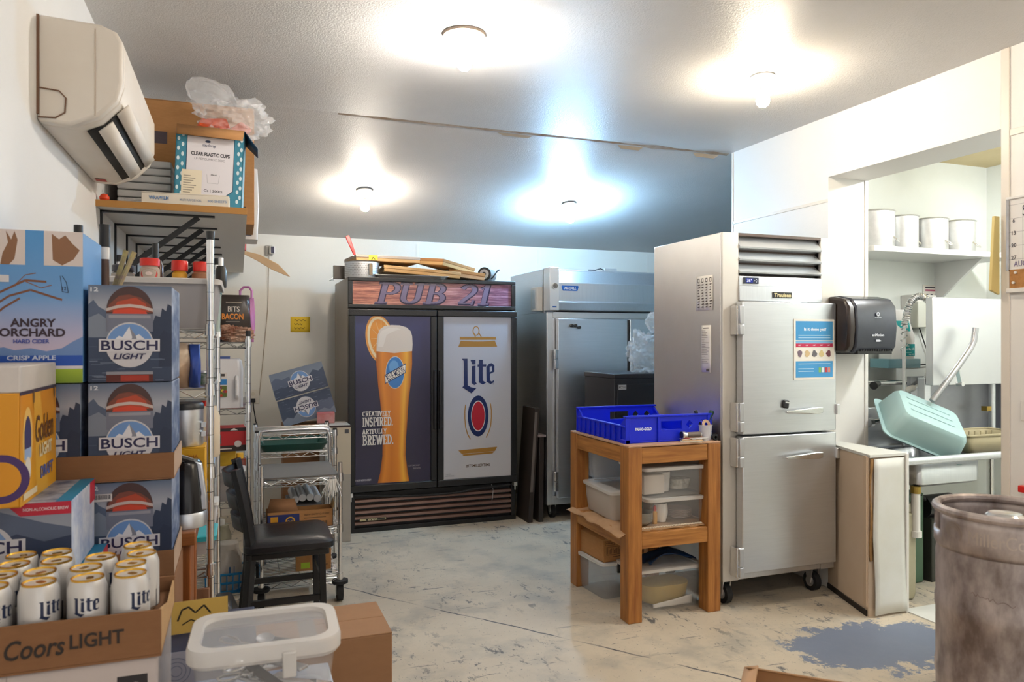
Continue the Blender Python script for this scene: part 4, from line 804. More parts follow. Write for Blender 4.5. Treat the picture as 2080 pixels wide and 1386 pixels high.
arch = [(0,0,.30),(0,0,.70),(.015,0,.82),(.05,0,.91),(.11,0,.955),(.17,0,.95),(.23,0,.90),(.26,0,.80),(.26,0,.66),(.22,0,.50),(.16,0,.41),(.08,0,.37)]
def smooth_path(p, n=8):
    o = []; p = [Vector(q) for q in p]
    for i in range(len(p)-1):
        a, b, c, d = p[max(i-1,0)], p[i], p[i+1], p[min(i+2,len(p)-1)]
        for k in range(n):
            s = k/n; o.append(.5*((2*b)+(c-a)*s+(2*a-5*b+4*c-d)*s*s+(3*b-a-3*c+d)*s**3))
    return o + [p[-1]]
sp = smooth_path(arch, 8); MB().tube(sp, .011, 10).build('hose', alu, t)
co = MB(); L_ = sp[6:56]; hel = []
for i in range(len(L_)*6):
    f = i/6; k = int(f); s = f-k
    if k >= len(L_)-1: break
    p_ = L_[k].lerp(L_[k+1], s); tn = (L_[k+1]-L_[k]).normalized(); nn = Vector((0,1,0)); bb = tn.cross(nn); an = f*2*PI*.8; hel.append(p_ + (nn*math.cos(an)+bb*math.sin(an))*.02)
co.tube(hel, .0035, 5).build('spring', chrome, t); MB().cyl((0,0,0),(0,0,.32),.013,n=12).build('riser', steel, t); MB().cyl((.08,0,.37),(-.0,0,.35),.02,n=12).build('spray_valve', white_pl, t)
t = thing('tap', 'wall tap with dark handle and hose union above sink', 'tap', (3.84, 3.86, 1.205)); MB().cyl((.0,-.22,0),(.3,-.22,0),.014,n=12).cyl((.05,0,0),(.05,-.22,0),.014).cyl((.25,0,0),(.25,-.22,0),.014).build('body', chrome, t); MB().cyl((-.05,-.25,-.01),(.02,-.22,0),.026,.018,n=14).build('handle', black_mt, t); MB().cyl((.3,-.22,0),(.38,-.22,.02),.015,n=10).build('union', mat('brass', '#b59a52', .35, 1.), t); MB().tube([(.36,-.22,.02),(.42,-.22,.01),(.43,-.22,-.06),(.46,-.22,-.18)], .014, 10).build('red_hose', red_pl, t)
t = thing('drain_lever', 'chrome valve knob on sink backsplash beside the opening edge', 'valve', (3.70, 3.66, .97)); MB().cyl((.03,0,0),(.03,-.1,0),.02,n=14).cyl((0,-.1,0),(.08,-.1,.01),.016,n=14).build('body', chrome, t); MB().cyl((-.01,-.1,-.002),(.02,-.1,0),.03,n=16).build('knob', alu, t)
t = thing('soap_caddy', 'small white slotted basket on wall under the towel dispenser', 'basket', (3.76, 3.78, 1.26)); m = MB()
m.loft([(0,.06,.045,.02),(.02,.07,.05,.02),(.14,.08,.055,.02)],True,False).build('basket', white_pl, t, solid=.004)
d = Decal((-.07,-.057,.02),v=(0,-.04,1)); 
for k in range(4): d.rect(.03+.025*k,.07-.008*k,.036+.025*k,.10-.008*k,'#3a3a3a')
d.build('slots', t); MB().box(-.02,.05,.03,.02,.12,.12).build('hook', white_pl, t)
# bins under the sink
t = thing('bus_tub', 'beige plastic tub standing on edge under sink', 'tub', (3.565, 3.24, 0)); bz = mat('tub_beige', '#b0a98e', .5, var=(4,.4,'#958d72'))
MB().prism([(-.10,0),(.06,0),(.075,.04),(.075,.46),(.06,.50),(-.1,.5)], -.08, .2, 'y').build('body', bz, t, bevel=.015)
t = thing('milk_crate', 'grey lattice-edged crate standing under sink beside beige tub', 'crate', (3.70, 3.34, 0)); m = MB(); gy = mat('crate_grey', '#5d5a50', .55)
MB().prism([(-.045,0),(.0,0),(.0,.5),(-.045,.5),(-.045,.33),(-.065,.32),(-.065,.2),(-.045,.19)], -.02, .2, 'y').build('shell', gy, t, bevel=.006)
for k in range(14): MB().box(-.042,-.035,.02+k*.034,-.004,-.02,.028+k*.034).build('rib', mat('crate_pale', '#8d897a', .55), t)
MB().box(-.045,-.04,.0,-.038,-.02,.5).box(-.006,-.04,0,.0,-.02,.5).build('edge', gy, t, bevel=.003); MB().loft([(0,.055,.1,.02,.065,.1),(.5,.055,.1,.02,.065,.1)]).build('bin_side', bz, t)
t = thing('pump', 'dark pump motor with hose on scullery floor beneath sink', 'pump', (4.08, 3.42, 0)); MB().cyl((-.1,0,.45),(.14,0,.45),.07,n=18).build('motor', black_pl, t); MB().box(-.1,-.07,0,.14,.07,.39).build('base', mat('pump_base', '#33352f', .6), t, bevel=.005); MB().tube([(-.1,-.02,.5),(-.2,-.05,.56),(-.28,-.03,.45),(-.3,0,.3)], .014, 8).build('hose', rubber, t); MB().box(-.26,-.05,0,-.14,.06,.55).build('bucket', mat('green_b', '#4c6a52', .5), t, bevel=.01)
# opening edge: yellow board, calendar, whiteboard
o = MB().prism([(3.285,2.06),(3.318,2.06),(3.318,1.695),(3.262,1.715)], 2.433, 2.447, 'y').build('yellow_folder', mat('yellow_card', '#e6d08a', .6), None, bevel=.002); tag(o, 'yellow card folder hanging on edge of the opening', 'folder')
t = thing('wall_calendar', 'dry-erase calendar board with cork strip on right wall', 'calendar', (XR, 2.375, 1.70)); XF = -.018
MB().box(XF,-.6,.105,-.003,0,.425).build('board', mat('board_white', '#e8e4df', .35), t); MB().box(XF,-.6,.02,-.003,0,.105).build('cork', mat('cork', '#b9854f', .85, var=(40,.7,'#94622f')), t); box('frame_bar', white_pl, t, (-.026,-.62,0), (-.001,.012,.02), .002); box('frame_bar', white_pl, t, (-.026,-.62,.425), (-.001,.012,.437), .002); MB().box(-.024,0,.1,-.001,.012,.425).build('frame_side', chrome, t)
d = Decal((XF,0,.105),(0,-1,0),(0,0,1)); 
for k in range(5): d.rect(0,.045+.062*k,.5,.047+.062*k,'#b9b4b4')
for k in range(6): d.rect(.06+.08*k,.02,.062+.08*k,.28,'#b9b4b4')
d.text('SEPT',.11,.262,.05,'#3f3b45',1,.1,.0); 
for i, tx in enumerate(('6','13','20','27')): d.text(tx,.02,.222-.056*i,.018,'#3f3b45',1)
d.text('AUG',.05,.025,.026,'#5a4a7a',1,.06,0); d.build('calendar_print', t); MB().cyl((XF-.008,-.03,.09),(XF,-.03,.09),.006,n=10).build('push_pin', white_pl, t); MB().cyl((XF-.008,-.02,.045),(XF,-.02,.045),.006,n=10).build('push_pin', white_pl, t)
t = thing('whiteboard', 'small whiteboard with coloured writing below calendar', 'whiteboard', (XR, 2.30, 1.31)); MB().box(-.012,-.5,0,-.002,0,.345).build('board', mat('board_grey', '#cfccd2', .35), t, bevel=.008)
d = Decal((-.012,0,0),(0,-1,0),(0,0,1)); d.text('To',.04,.29,.03,'#35323a',1,.03); d.text('Pub',.05,.24,.03,'#c43c4a',1); d.text('Tue',.045,.20,.026,'#3a9aa0',1); d.text('Pa',.04,.085,.035,'#35323a',1); d.rect(.01,.06,.2,.064,'#35323a',1); d.build('board_writing', t)
o = MB().box(-.012,-.05,0,-.001,.0,.09).build('wall_switch', white_pl, None, bevel=.003); o.location = (XR, 2.33, 1.12); tag(o, 'white wall switch plate below the whiteboard', 'switch')
o = MB().box(-.03,-.04,0,-.0,.0,.03).build('red_clip', red_pl, None, bevel=.003); o.location = (XR, 2.33, .80); tag(o, 'red clip on right wall behind the keg', 'clip')

# ---------------------------------------------------------------- keg (stacked on another)
keg_m = mat('keg_steel', (.60,.53,.50), .45, .6, var=(17, .85, (.17,.13,.12)), stretch=(1,1,.5), bump=(6,.12))
def keg(z, label, marks):
    t = thing('beer_keg', label, 'keg', (1.495, 1.085, z), -8); r = .128
    body = [(0,.03),(r*.8,.03),(r*.86,.045),(r*.86,.075),(r*.975,.095),(r*.985,.20),(r*1.0,.208),(r*1.0,.225),(r*.985,.233),(r*.985,.34),(r*1.0,.348),(r*1.0,.365),(r*.985,.373),(r*.985,.46),(r*.965,.477),(r*.9,.485),(r*.86,.50),(r*.5,.51),(0,.512)]
    MB().lathe(body, 56).build('body', keg_m, t)
    MB().lathe([(r*.86,.0),(r*.95,.0),(r*.985,.008),(r*.985,.09)], 56, skip=lambda j, i: False).build('foot_ring', keg_m, t)
    N = 64; ch = [(r*.955,.478),(r*.985,.486),(r*.985,.510),(r*.985,.535),(r*.985,.552)]
    cut = lambda j, i: j in (2,3) and (23 <= i % N <= 28 or 55 <= i % N <= 60)
    MB().lathe(ch, N, skip=cut).build('chime', keg_m, t, solid=.006)
    MB().tube([(r*.972*math.cos(a*2*PI/N), r*.972*math.sin(a*2*PI/N), .556) for a in range(N)], .009, 10, True).build('rolled_rim', keg_m, t)
    MB().lathe([(.024,.505),(.036,.505),(.036,.545),(.03,.55),(.024,.548)], 30).build('valve_collar', chrome, t); MB().lathe([(0,.505),(.024,.505),(.023,.538),(0,.536)], 24).build('valve', alu, t)
    if marks:
        d = Decal((0,0,.505), wrap=r*.99, step=.0012); c = '#8d7c70'
        d.text('MillerCoors', -.097, .011, .026, '#cbbfb4', 1, .135, 0.)
        for q in range(3): d.line([(-.197+.019*(1-.22*q)*math.cos(R(a)), .012+.004*q*0+.021*(1-.22*q)*math.sin(R(a))) for a in range(-40+30*q, 200+20*q, 12)], .0025, '#b5a89c', 1)
        d.build('embossed_name', t, print_mat('emboss', .4, .8))
        random.seed(4); d = Decal((0,0,0), wrap=r*.992, step=.0008); x = -.16
        pts = []
        for k in range(26): pts.append((x+k*.003, .405-.0004*k+.0035*math.sin(k*1.3+k*k*.13)))
        d.line(pts, .0007, '#6a4c44', 0); d.build('ink_scrawl', t)
keg(.0, 'lower keg under the scuffed keg', False)
keg(.572, 'scuffed steel keg with embossed lettering at right edge', True)
# ---------------------------------------------------------------- open carton at the lower right
t = thing('carton', 'open tan carton with bent flap at the bottom edge beside keg', 'carton', (1.075, 1.165, 0), 47)
a = .15; tan = mat('tan_card', '#cfa57c', .85, var=(10,.3,'#bd9068'))
MB().box(-a,-a,0,a,a,.004).box(-a,-a,0,a,-a+.004,.745).box(-a,a-.004,0,a,a,.745).box(-a,-a+.004,0,-a+.004,a-.004,.745).box(a-.004,-a+.004,0,a,a-.004,.745).build('body', tan, t)
for q in ([(-a,a,.745),(a,a,.745),(a-.01,a-.03,.757),(-a+.01,a-.03,.757)], [(a,-a,.745),(a,a,.745),(a-.025,a-.01,.757),(a-.025,-a+.01,.757)]): MB().add(q,[(0,1,2,3)]).build('flap', tan, t, solid=.004)
MB().box(-a+.02,-a+.02,.55,a-.02,a-.02,.66).build('packing_paper', mat('yellow_paper', '#c9a452', .8), t, bevel=.01)
# ---------------------------------------------------------------- air conditioner
t = thing('air_conditioner', 'off-white wall air conditioner with open louvre on left wall', 'air conditioner', (XL, 2.60, 2.15))
prof = [(0,0),(.09,-.005),(.165,.03),(.215,.085),(.232,.14),(.232,.27),(.215,.30),(.17,.318),(0,.325)]
MB().prism(prof, .05, .90, 'y').build('body', ac_white, t, bevel=.006)
for y0, y1 in ((0,.05),(.90,.95)): MB().prism(prof, y0, y1, 'y').build('end_cap', ac_white, t, bevel=.01)
def on_under(s, d=0.):      # point on the sloping underside, s from back to front
    return (.09+(.075)*s+.05*max(0,s-1), -.005+.035*s+.055*max(0,s-1))
ou = MB(); A_, B_, C_ = (.118,.006), (.168,.031), (.214,.083)
ou.add([(A_[0],.10,A_[1]-.002),(A_[0],.86,A_[1]-.002),(B_[0],.86,B_[1]-.003),(B_[0],.10,B_[1]-.003),(C_[0]-.004,.10,C_[1]-.006),(C_[0]-.004,.86,C_[1]-.006)],[(0,1,2,3),(3,2,5,4)]); ou.build('air_outlet', mat('outlet_dark', '#17140f', .7), t, solid=.002)
MB().add([(.150,.11,.008),(.150,.85,.008),(.19,.85,.045),(.19,.11,.045)],[(0,1,2,3)]).build('louvre', ac_white, t, solid=.005)
MB().add([(.205,.10,.064),(.205,.86,.064),(.238,.86,.10),(.238,.10,.10)],[(0,1,2,3)]).build('front_flap', ac_white, t, solid=.008)
MB().tube([(.004,-.003,.01),(.05,-.003,.012),(.075,-.003,.03),(.078,-.003,.075),(.06,-.003,.095),(.004,-.003,.10)], .0022, 6).build('knockout_seam', mat('seam_brown', '#7b5a44', .7), t)
MB().box(.0,-.004,.02,.006,.95,.322).build('back_plate', mat('seam_brown', '#7b5a44', .7), t)
MB().box(.155,-.002,.03,.158,.0,.30).build('front_seam', mat('seam_soft', '#c7b6a2', .6), t)
d = Decal((.02,.83,-.0045),(1,0,-.05),(0,1,0)); d.poly([(0,0),(.04,0),(.04,.05),(.0,.05)],'#b5413a'); d.build('sticker', t)

# ---------------------------------------------------------------- long wall shelf on black brackets
SX, SY, SZ = .035, 3.58, 2.06
t = thing('wall_shelf', 'long white wall shelf with wooden edge on black steel brackets', 'shelf', (XL, SY, SZ))
MB().box(0,0,0,SX-XL,3.1,.022).build('board', mat('shelf_melamine', '#d9d3cc', .5), t); MB().box(0,-.004,-.004,SX-XL,.0,.026).build('edge_strip', mat('edge_wood', '#b07d3c', .5), t, bevel=.001)
for k in range(8):
    y = .12 + k*.40; b = MB().box(0,y-.012,-.36,.008,y+.012,0).box(0,y-.012,-.008,.47,y+.012,0).build('bracket', black_mt, t); MB().bar((.006,y,-.335),(.40,y,-.01),.024,.01,(0,1,0)).build('brace', black_mt, b)
ZT = SZ+.0225
# things on the shelf
def carton_closed(name, label, loc, s, m, rz=0, cat='carton', rot=None, group=None, tape=None):
    t = thing(name, label, cat, loc, rz, group, rot); x, y, z = s
    MB().box(-x/2,-y/2,0,x/2,y/2,z-.004).build('body', m, t, bevel=.003); MB().box(-x/2,-y/2,z-.004,x/2,-.001,z).build('flap', m, t, bevel=.001); MB().box(-x/2,.001,z-.004,x/2,y/2,z).build('flap', m, t, bevel=.001)
    if tape: MB().box(-x/2-.001,-.025,z,x/2+.001,.025,z+.0008).box(-x/2-.0012,-.025,z-.06,-x/2,.025,z).box(x/2,-.025,z-.06,x/2+.0012,.025,z).build('tape', tape, t)
    return t
t = carton_closed('carton', 'large brown carton at the rear of wall shelf beneath ceiling', (-.235, 4.25, ZT), (.62, .40, .60), card)
d = Decal((-.31,-.2005,0)); d.rect(.13,.38,.21,.44,'#4b3d44'); d.rect(.06,.2,.1,.3,'#2e3f86'); d.rect(.52,.06,.58,.09,'#3b2f2a'); d.rect(.50,.24,.535,.27,'#3b3a55'); 
for k in range(7): d.rect(.48+.012*k,.015,.485+.012*k,.07,'#4a3a2c')
d.build('carton_print', t)
t = thing('cup_carton', 'teal polka-dot carton of clear plastic cups on wall shelf', 'carton', (-.13, 3.76, ZT), rot=(R(-3), R(2), R(-2)))
tl = mat('cup_teal', '#3f8ba3', .6); w_, d_, h_ = .29, .22, .375
MB().box(-w_/2,-d_/2,0,w_/2,d_/2,.004).box(-w_/2,-d_/2,0,w_/2,-d_/2+.004,h_).box(-w_/2,d_/2-.004,0,w_/2,d_/2,h_).box(-w_/2,-d_/2,0,-w_/2+.004,d_/2,h_).box(w_/2-.004,-d_/2,0,w_/2,d_/2,h_).build('body', tl, t)
MB().add([(-w_/2,-d_/2,h_),(w_/2,-d_/2,h_),(w_/2-.005,-d_/2-.035,h_-.055),(-w_/2+.005,-d_/2-.035,h_-.055)],[(0,1,2,3)]).build('flap', card, t, solid=.004)
MB().add([(w_/2,-d_/2,h_),(w_/2,d_/2,h_),(w_/2+.06,d_/2-.02,h_-.06),(w_/2+.06,-d_/2+.02,h_-.07)],[(0,1,2,3)]).build('flap', mat('flap_navy', '#22425a', .6), t, solid=.004)
d = Decal((-w_/2,-d_/2,0)); d.poly([(.045,.33),(.25,.33),(.25,.085),(.215,.055),(.045,.055)],'#27455c',0); d.poly([(.048,.327),(.247,.327),(.247,.087),(.213,.058),(.048,.058)],'#e8e3e6',1)
d.text('CLEAR PLASTIC CUPS',.148,.248,.017,'#2c2a33',2,.165,.035); d.text('LP-PETCUP9OZ-300C',.145,.225,.010,'#a9a4a8',2,.13); d.text('266ml',.165,.155,.008,'#5a565c',2); d.line([(.135,.155),(.14,.115),(.185,.115),(.19,.155)],.0012,'#b0acb0',2); d.text('Ct | 300ct',.165,.078,.014,'#2c2a33',2,.08); d.text('daylong',.14,.288,.016,'#3a4560',2,.06,.01,.3); d.ell(.135,.308,.012,.006,'#3a4560',2)
d.rect(.03,.03,.115,.17,'#efe3c8',3)
for k in range(9): d.rect(.038,.14-.011*k,.038+.03+.004*(k*5%7),.144-.011*k,'#a89c88',4)
for k in range(14): d.rect(.04+.005*k,.038,.043+.005*k,.052,'#57514a',4)
for x in (.012,.03,.268,.28):
    for k in range(7): d.ell(x,.04+.045*k+(.02 if x in (.03,.28) else 0),.006,.010,'#dcebee',1,n=12)
d.build('carton_print', t)
crumple('plastic_bag', 'clear plastic bag with orange packets on top of cup carton', (-.03, 3.83, ZT+.372), (.15, .09, .10), film, 21, tail=Vector((-.5, 0, .86)))
for i, (x, y, z) in enumerate(((-.13,3.83,.415),(-.10,3.86,.44),(.0,3.84,.41))):
    o = MB().loft([(0,.05,.03,.01),(.012,.055,.034,.012),(.024,.05,.03,.01)]).build('snack_packet', mat('packet_%d' % (i == 2), ['#d9531f', '#d98a78'][i == 2], .4), None); o.location = (x, y, ZT+z); o.rotation_euler = (R(50), R(20-30*i), R(15*i)); tag(o, ['orange packet leaning at left in plastic bag on cup carton','orange packet behind another in plastic bag on cup carton','pinkish packet in plastic bag on cup carton'][i], 'packet')
t = carton_closed('film_box', 'long flat white film box lying on front of wall shelf', (-.22, 3.62, ZT), (.36, .06, .055), mat('ivory_card', '#e6dccb', .7), -3, cat='box')
d = Decal((-.18,-.0305,0)); d.text('WRAPFILM',.07,.03,.016,'#5f86b4',0,.08,.03); d.text('MULTI PURPOSE ROLL',.2,.026,.010,'#8a94a6',0,.09); d.text('300 SHEETS',.31,.026,.011,'#7f95b4',0,.08); d.build('box_print', t)
t = thing('foam_tray_stack', 'white foam tray block stacked on wall shelf beside air conditioner', 'tray', (-.40, 3.95, ZT)); 
for k in range(7): MB().box(-.13,-.10,k*.036,.10,.12,k*.036+.032).build('foam_tray', mat('foam', '#d8d4d0', .6), t, bevel=.006)
t = thing('plastic_wrapper', 'crumpled clear wrapper near wall on shelf end', 'wrapper', (-.42, 3.66, ZT)); MB().grid(lambda u,v: (-.06+.14*u,-.04+.08*v,.002+.03*abs(math.sin(u*7+v*3))*(1-u*.4)),12,8).build('sheet', film, t)
o = MB().lathe([(0,0),(.012,.002),(.02,.012),(.02,.02),(.012,.032),(0,.035)],16).build('orange_cap', mat('orange_cap', '#e0461e', .4)); o.location = (-.545, 3.605, ZT); tag(o, 'orange-red cap at wall end of shelf edge', 'cap')
t = thing('napkin_pack', 'dark blue and white wrapped pack at far edge of shelf', 'pack', (.055, 4.75, ZT)); MB().loft([(0,.05,.12,.02),(.2,.058,.13,.025),(.42,.05,.12,.03)]).build('wrap', mat('pack_white', '#ddd9d4', .4), t); MB().box(-.04,-.127,.02,.015,-.118,.36).build('label', mat('pack_navy', '#27324f', .5), t)
t = thing('cord_spool', 'red cord spool at far end of wall shelf', 'spool', (.0, 5.35, ZT)); MB().lathe([(.0,0),(.05,0),(.05,.01),(.036,.012),(.036,.095),(.05,.098),(.05,.108),(0,.108)],20).build('reel', oak_z, t); MB().lathe([(.036,.013),(.048,.015),(.048,.092),(.036,.094)],24).build('cord', mat('cord_red', '#b93a3c', .6), t)
o = MB().prism([(-.02,0),(.0,.012),(.10,-.01),(.22,-.07),(.30,-.155),(.28,-.15),(.18,-.11),(.08,-.05)], -.004, .004, 'y').build('wooden_paddle', mat('pale_wood', '#d9b68c', .6), None, bevel=.002); o.location = (.03, 5.25, ZT-.01); tag(o, 'pale wooden paddle sticking out below the wall shelf end', 'paddle')

# ---------------------------------------------------------------- back wall bits
t = thing('wall_sensor', 'small white camera sensor high on back wall', 'camera', (.245, YB, 2.26)); MB().box(-.03,-.03,-.045,.03,0,.045).build('base', mat('sensor_grey', '#b9b3aa', .5), t, bevel=.006); MB().box(.0,-.075,-.03,.045,-.025,.035).build('body', white_pl, t, bevel=.006); MB().box(.012,-.078,-.025,.04,-.075,.03).build('lens', mat('lens_navy', '#1d1a3c', .2), t)
MB().tube([(0,-.008,-.04),(-.01,-.006,-.5),(-.05,-.006,-.95),(-.08,-.006,-1.25)], .003, 6).build('cable', mat('cable_tan', '#b7a68f', .6), t)
t = thing('wall_outlet', 'white wall outlet with black plug on back wall', 'outlet', (.115, YB, 1.0)); MB().box(-.05,-.007,-.06,.05,0,.06).build('plate', mat('plate_cream', '#e6ddcd', .4), t, bevel=.003); MB().lathe([(0,0),(.017,0),(.016,.004),(0,.004)],18).xf(Matrix.Translation((0,-.007,.026))@Matrix.Rotation(R(90),4,'X')).build('socket', mat('socket', '#d8cdb8', .4), t); MB().box(-.018,-.045,-.045,.018,-.007,-.012).build('plug', black_pl, t, bevel=.004); MB().tube([(0,-.04,-.045),(.005,-.04,-.1),(.02,-.03,-.2),(.05,-.02,-.35),(.06,-.02,-.5)], .005, 6).build('cord', rubber, t)
t = thing('sticky_note', 'yellow handwritten note taped to back wall beside cooler', 'note', (.505, YB, 1.625)); MB().grid(lambda u,v: (-.082+.164*u,-.002-.006*v*abs(math.sin(u*2)),-.068+.136*v),4,4).build('sheet', mat('note_yellow', '#efc83a', .8), t, solid=.001)
d = Decal((-.082,-.010,-.068)); 
for k, wd in enumerate((.10,.07,.09)): d.line([(.03+wd*i/8,.105-.035*k+.008*math.sin(i*2.3+k)) for i in range(9)],.004,'#6a4a28')
d.build('handwriting', t, PAPER)

# ---------------------------------------------------------------- on top of the display cooler
CT = 1.9755
t = thing('colander', 'perforated aluminium pot standing on top of display cooler', 'colander', (.92, 5.93, CT)); rr = .135
MB().lathe([(0,0),(rr*.98,0),(rr,.01),(rr,.125),(rr+.006,.13),(rr-.004,.13),(rr-.005,.01),(0,.006)],44).build('body', alu, t)
d = Decal((0,0,0),wrap=rr)
for a in range(-19, 20):
    for k in range(7): d.ell(a*.0125+(.00625 if k % 2 else 0),.02+.0145*k,.0028,.0028,'#4d4640',0,n=7)
d.build('perforations', t); MB().box(.035,-rr-.012,.02,.06,-rr,.11).build('hook_plate', mat('dull_brass', '#8d7a62', .5, .6), t)
t = thing('spatula', 'red-handled spatula standing in the perforated pot', 'spatula', (.925, 5.87, CT+.008), rot=(R(-6), R(-21), 0)); MB().box(-.012,-.001,.08,.012,.001,.20).build('blade', steel, t); MB().prism([(-.010,.19),(.010,.19),(.017,.33),(.012,.352),(-.012,.352),(-.017,.33)],-.008,.008,'y').build('handle', mat('handle_red', '#b3160f', .4), t, bevel=.004)
pz = mat('pizza_tan', '#caa06a', .8, var=(10,.3,'#b88c56')); pzw = mat('pizza_grey', '#b3a292', .8)
def flat_box(name, label, loc, s, rot, m, m2):
    t = thing(name, label, 'pizza box', loc, rot=tuple(R(a) for a in rot), group='cardboard boxes on the cooler'); x, y, z = s
    MB().box(-x/2,-y/2,0,x/2,y/2,z).build('body', m, t, bevel=.004); MB().box(-x/2-.003,-y/2-.003,z*.55,x/2+.003,y/2+.003,z+.003).build('lid', m2, t, bevel=.004); return t
t = flat_box('pizza_box', 'tan pizza box with yellow sticker lying across the perforated pot', (1.10, 6.05, CT+.135), (.52, .40, .045), (0, 0, 5), pz, pzw); d = Decal((-.26,-.2035,0)); d.rect(.10,.006,.17,.046,'#efcf3a',1); d.line([(.12,.006),(.135,.03),(.15,.012)],.006,'#4a3a20',2); d.build('sticker', t)
t = flat_box('pizza_box', 'wide tan cardboard box sagging in the middle of cooler top', (1.40, 6.02, CT+.035), (.62, .40, .05), (0, 4, -4), pz, card_in)
t = flat_box('pizza_box', 'tilted tan box with cut corner atop cooler pile', (1.62, 5.98, CT+.105), (.34, .34, .05), (6, 9, 24), pz, card)
t = flat_box('pizza_box', 'corrugated box at right of the pile on the cooler', (1.78, 6.0, CT+.002), (.30, .36, .055), (0, 7, -8), kraft, card); t.location.z = CT+.022
t = thing('foil_tray', 'shallow white foil tray under cardboard on cooler', 'tray', (1.30, 6.0, CT)); MB().loft([(0,.28,.18,.03),(.024,.30,.2,.03),(.028,.31,.21,.03)],True,False).build('tray', mat('foil', (.8,.8,.82), .3, .9), t, solid=.002)
t = thing('metal_canister', 'metal cylinder with black ends lying at right of cooler top', 'canister', (1.99, 5.98, CT+.012), rz=-35); MB().cyl((0,-.09,.055),(0,.09,.055),.054,n=26).build('barrel', alu, t); MB().cyl((0,-.1,.055),(0,-.09,.055),.058,n=26).build('end_ring', black_pl, t); MB().cyl((0,-.103,.055),(0,-.1,.055),.04,n=24).build('end_face', mat('end_grey', '#b9bac0', .3, .7), t); MB().cyl((0,-.105,.055),(0,-.103,.055),.018,n=16).build('knob', black_pl, t); MB().tube([(.05,-.05,.02),(.08,-.1,.03),(.11,-.08,.08),(.12,-.06,.09)],.006,8).box(-.14,-.02,-.01,.1,.06,0).build('base', black_mt, t)
t = thing('frying_pan', 'dark pan edge poking out at left rear of cooler top', 'pan', (.84, 6.13, CT)); MB().box(-.12,0,.01,.0,.02,.12).build('side', mat('pan_dark', '#4d4640', .5), t, bevel=.004); MB().tube([(-.12,.01,.02),(-.15,.0,-.005),(-.12,-.02,-.0)],.004,6).build('hook', chrome, t); MB().box(-.0,-.0,.0,.08,.1,.1).build('body', mat('pan_dark', '#4d4640', .5), t)

# ---------------------------------------------------------------- beer cases
def busch_face(d, w, h, low=False):
    d.map(0, 0, 100, 130, w, h); N1, N2 = '#2b3750', '#3f4f6b'
    d.grad(0, 0, 100, 30, '#5d6d86', '#a9abb5', 0); d.grad(0, 30, 100, 62, '#a9abb5', '#5c6a80', 0); d.grad(0, 62, 100, 130, '#3c4b66', '#2f3c55', 0)
    random.seed(9)
    d.poly([(0,26),(6,20),(12,29),(20,34),(30,44),(30,66),(0,66)], '#55627a', 1); d.poly([(0,44),(12,38),(30,52),(30,70),(0,70)], '#7e8797', 1)
    d.poly([(76,52),(80,40),(86,42),(88,30),(93,34),(95,24),(100,27),(100,90),(76,90)], N1, 1); d.poly([(84,70),(90,60),(100,66),(100,110),(84,110)], '#26314a', 2)
    for k in range(26): y = 70+random.random()*58; x = random.random()*80; d.rect(x, y, x+8+random.random()*16, y+.9, ['#5f6d84','#4b5a74','#78849a'][k % 3], 2)
    dome = [(21,38)] + [(49-28*math.cos(R(a)), 34-30*math.sin(R(a))*1.1) for a in range(0, 181, 12)] + [(77,38)]
    d.poly(dome, '#4a3230', 3); d.poly([(24,26),(36,14),(48,12),(62,16),(74,26),(77,36),(21,36)], '#7d4334', 4); d.poly([(34,22),(56,16),(68,24),(72,35),(28,35)], '#b5482c', 5)
    d.poly([(21,31),(35,26.5),(49,25),(63,26.5),(77,31),(77,35),(63,30.5),(49,29),(35,30.5),(21,35)], '#c9b9b2', 6); d.poly([(30,34),(49,30.5),(68,34),(70,38),(28,38)], '#d2452a', 6)
    d.rect(21, 38, 77, 62, '#75798a', 3); d.rect(24, 40, 74, 44, '#9b9aa4', 4)
    if not low: d.rect(21, 116, 77, 120, '#8f8f98', 4); d.poly([(21,120),(77,120),(77,130),(21,130)], ['#5a2018','#5a2018','#5a2018','#5a2018'], 4); d.rect(38, 121, 72, 129, '#a8321f', 5)
    busch_badge(d, 49, 80, 29); d.text('12', 7, 6, 5.5, '#dfe2ea', 3, 9, .02)
def busch_badge(d, cx, cy, r, sx=1.):
    d.ell(cx, cy, r*sx, r*1.05, '#cfcdd2', 7); d.poly([(cx-r*.92*sx, cy-r*.15)] + [(cx-r*.95*sx*math.cos(R(a)), cy-r*.98*math.sin(R(a))) for a in range(12, 169, 12)] + [(cx+r*.92*sx, cy-r*.15)], '#6f97cf', 8)
    d.poly([(cx-r*.8*sx,cy-r*.08),(cx-r*.45*sx,cy-r*.42),(cx-r*.3*sx,cy-r*.36),(cx-r*.02*sx,cy-r*.85),(cx+r*.25*sx,cy-r*.42),(cx+r*.38*sx,cy-r*.5),(cx+r*.82*sx,cy-r*.08)], '#e4e4ea', 9); d.poly([(cx-r*.02*sx,cy-r*.85),(cx+r*.1*sx,cy-r*.35),(cx+r*.02*sx,cy-r*.1),(cx+r*.3*sx,cy-r*.2),(cx+r*.25*sx,cy-r*.42)], '#8a8c98', 10)
    d.rect(cx-r*1.26*sx, cy-r*.27, cx+r*1.26*sx, cy+r*.31, '#d9d7dc', 11); d.text('BUSCH', cx, cy+r*.02, r*.46, '#221f4a', 12, r*2.34*sx, .02); d.text('LIGHT', cx, cy+r*.53, r*.27, '#2a2850', 12, r*1.36*sx, .03, .25)
caseside = mat('case_blue', '#4a5f86', .5, var=(7,.9,'#c3ccdc'), stretch=(1,1,2)); case_b = mat('case_navy', '#3a4862', .5, var=(9,.8,'#5f6d84'))
BW, BH, BD = .190, .245, .265
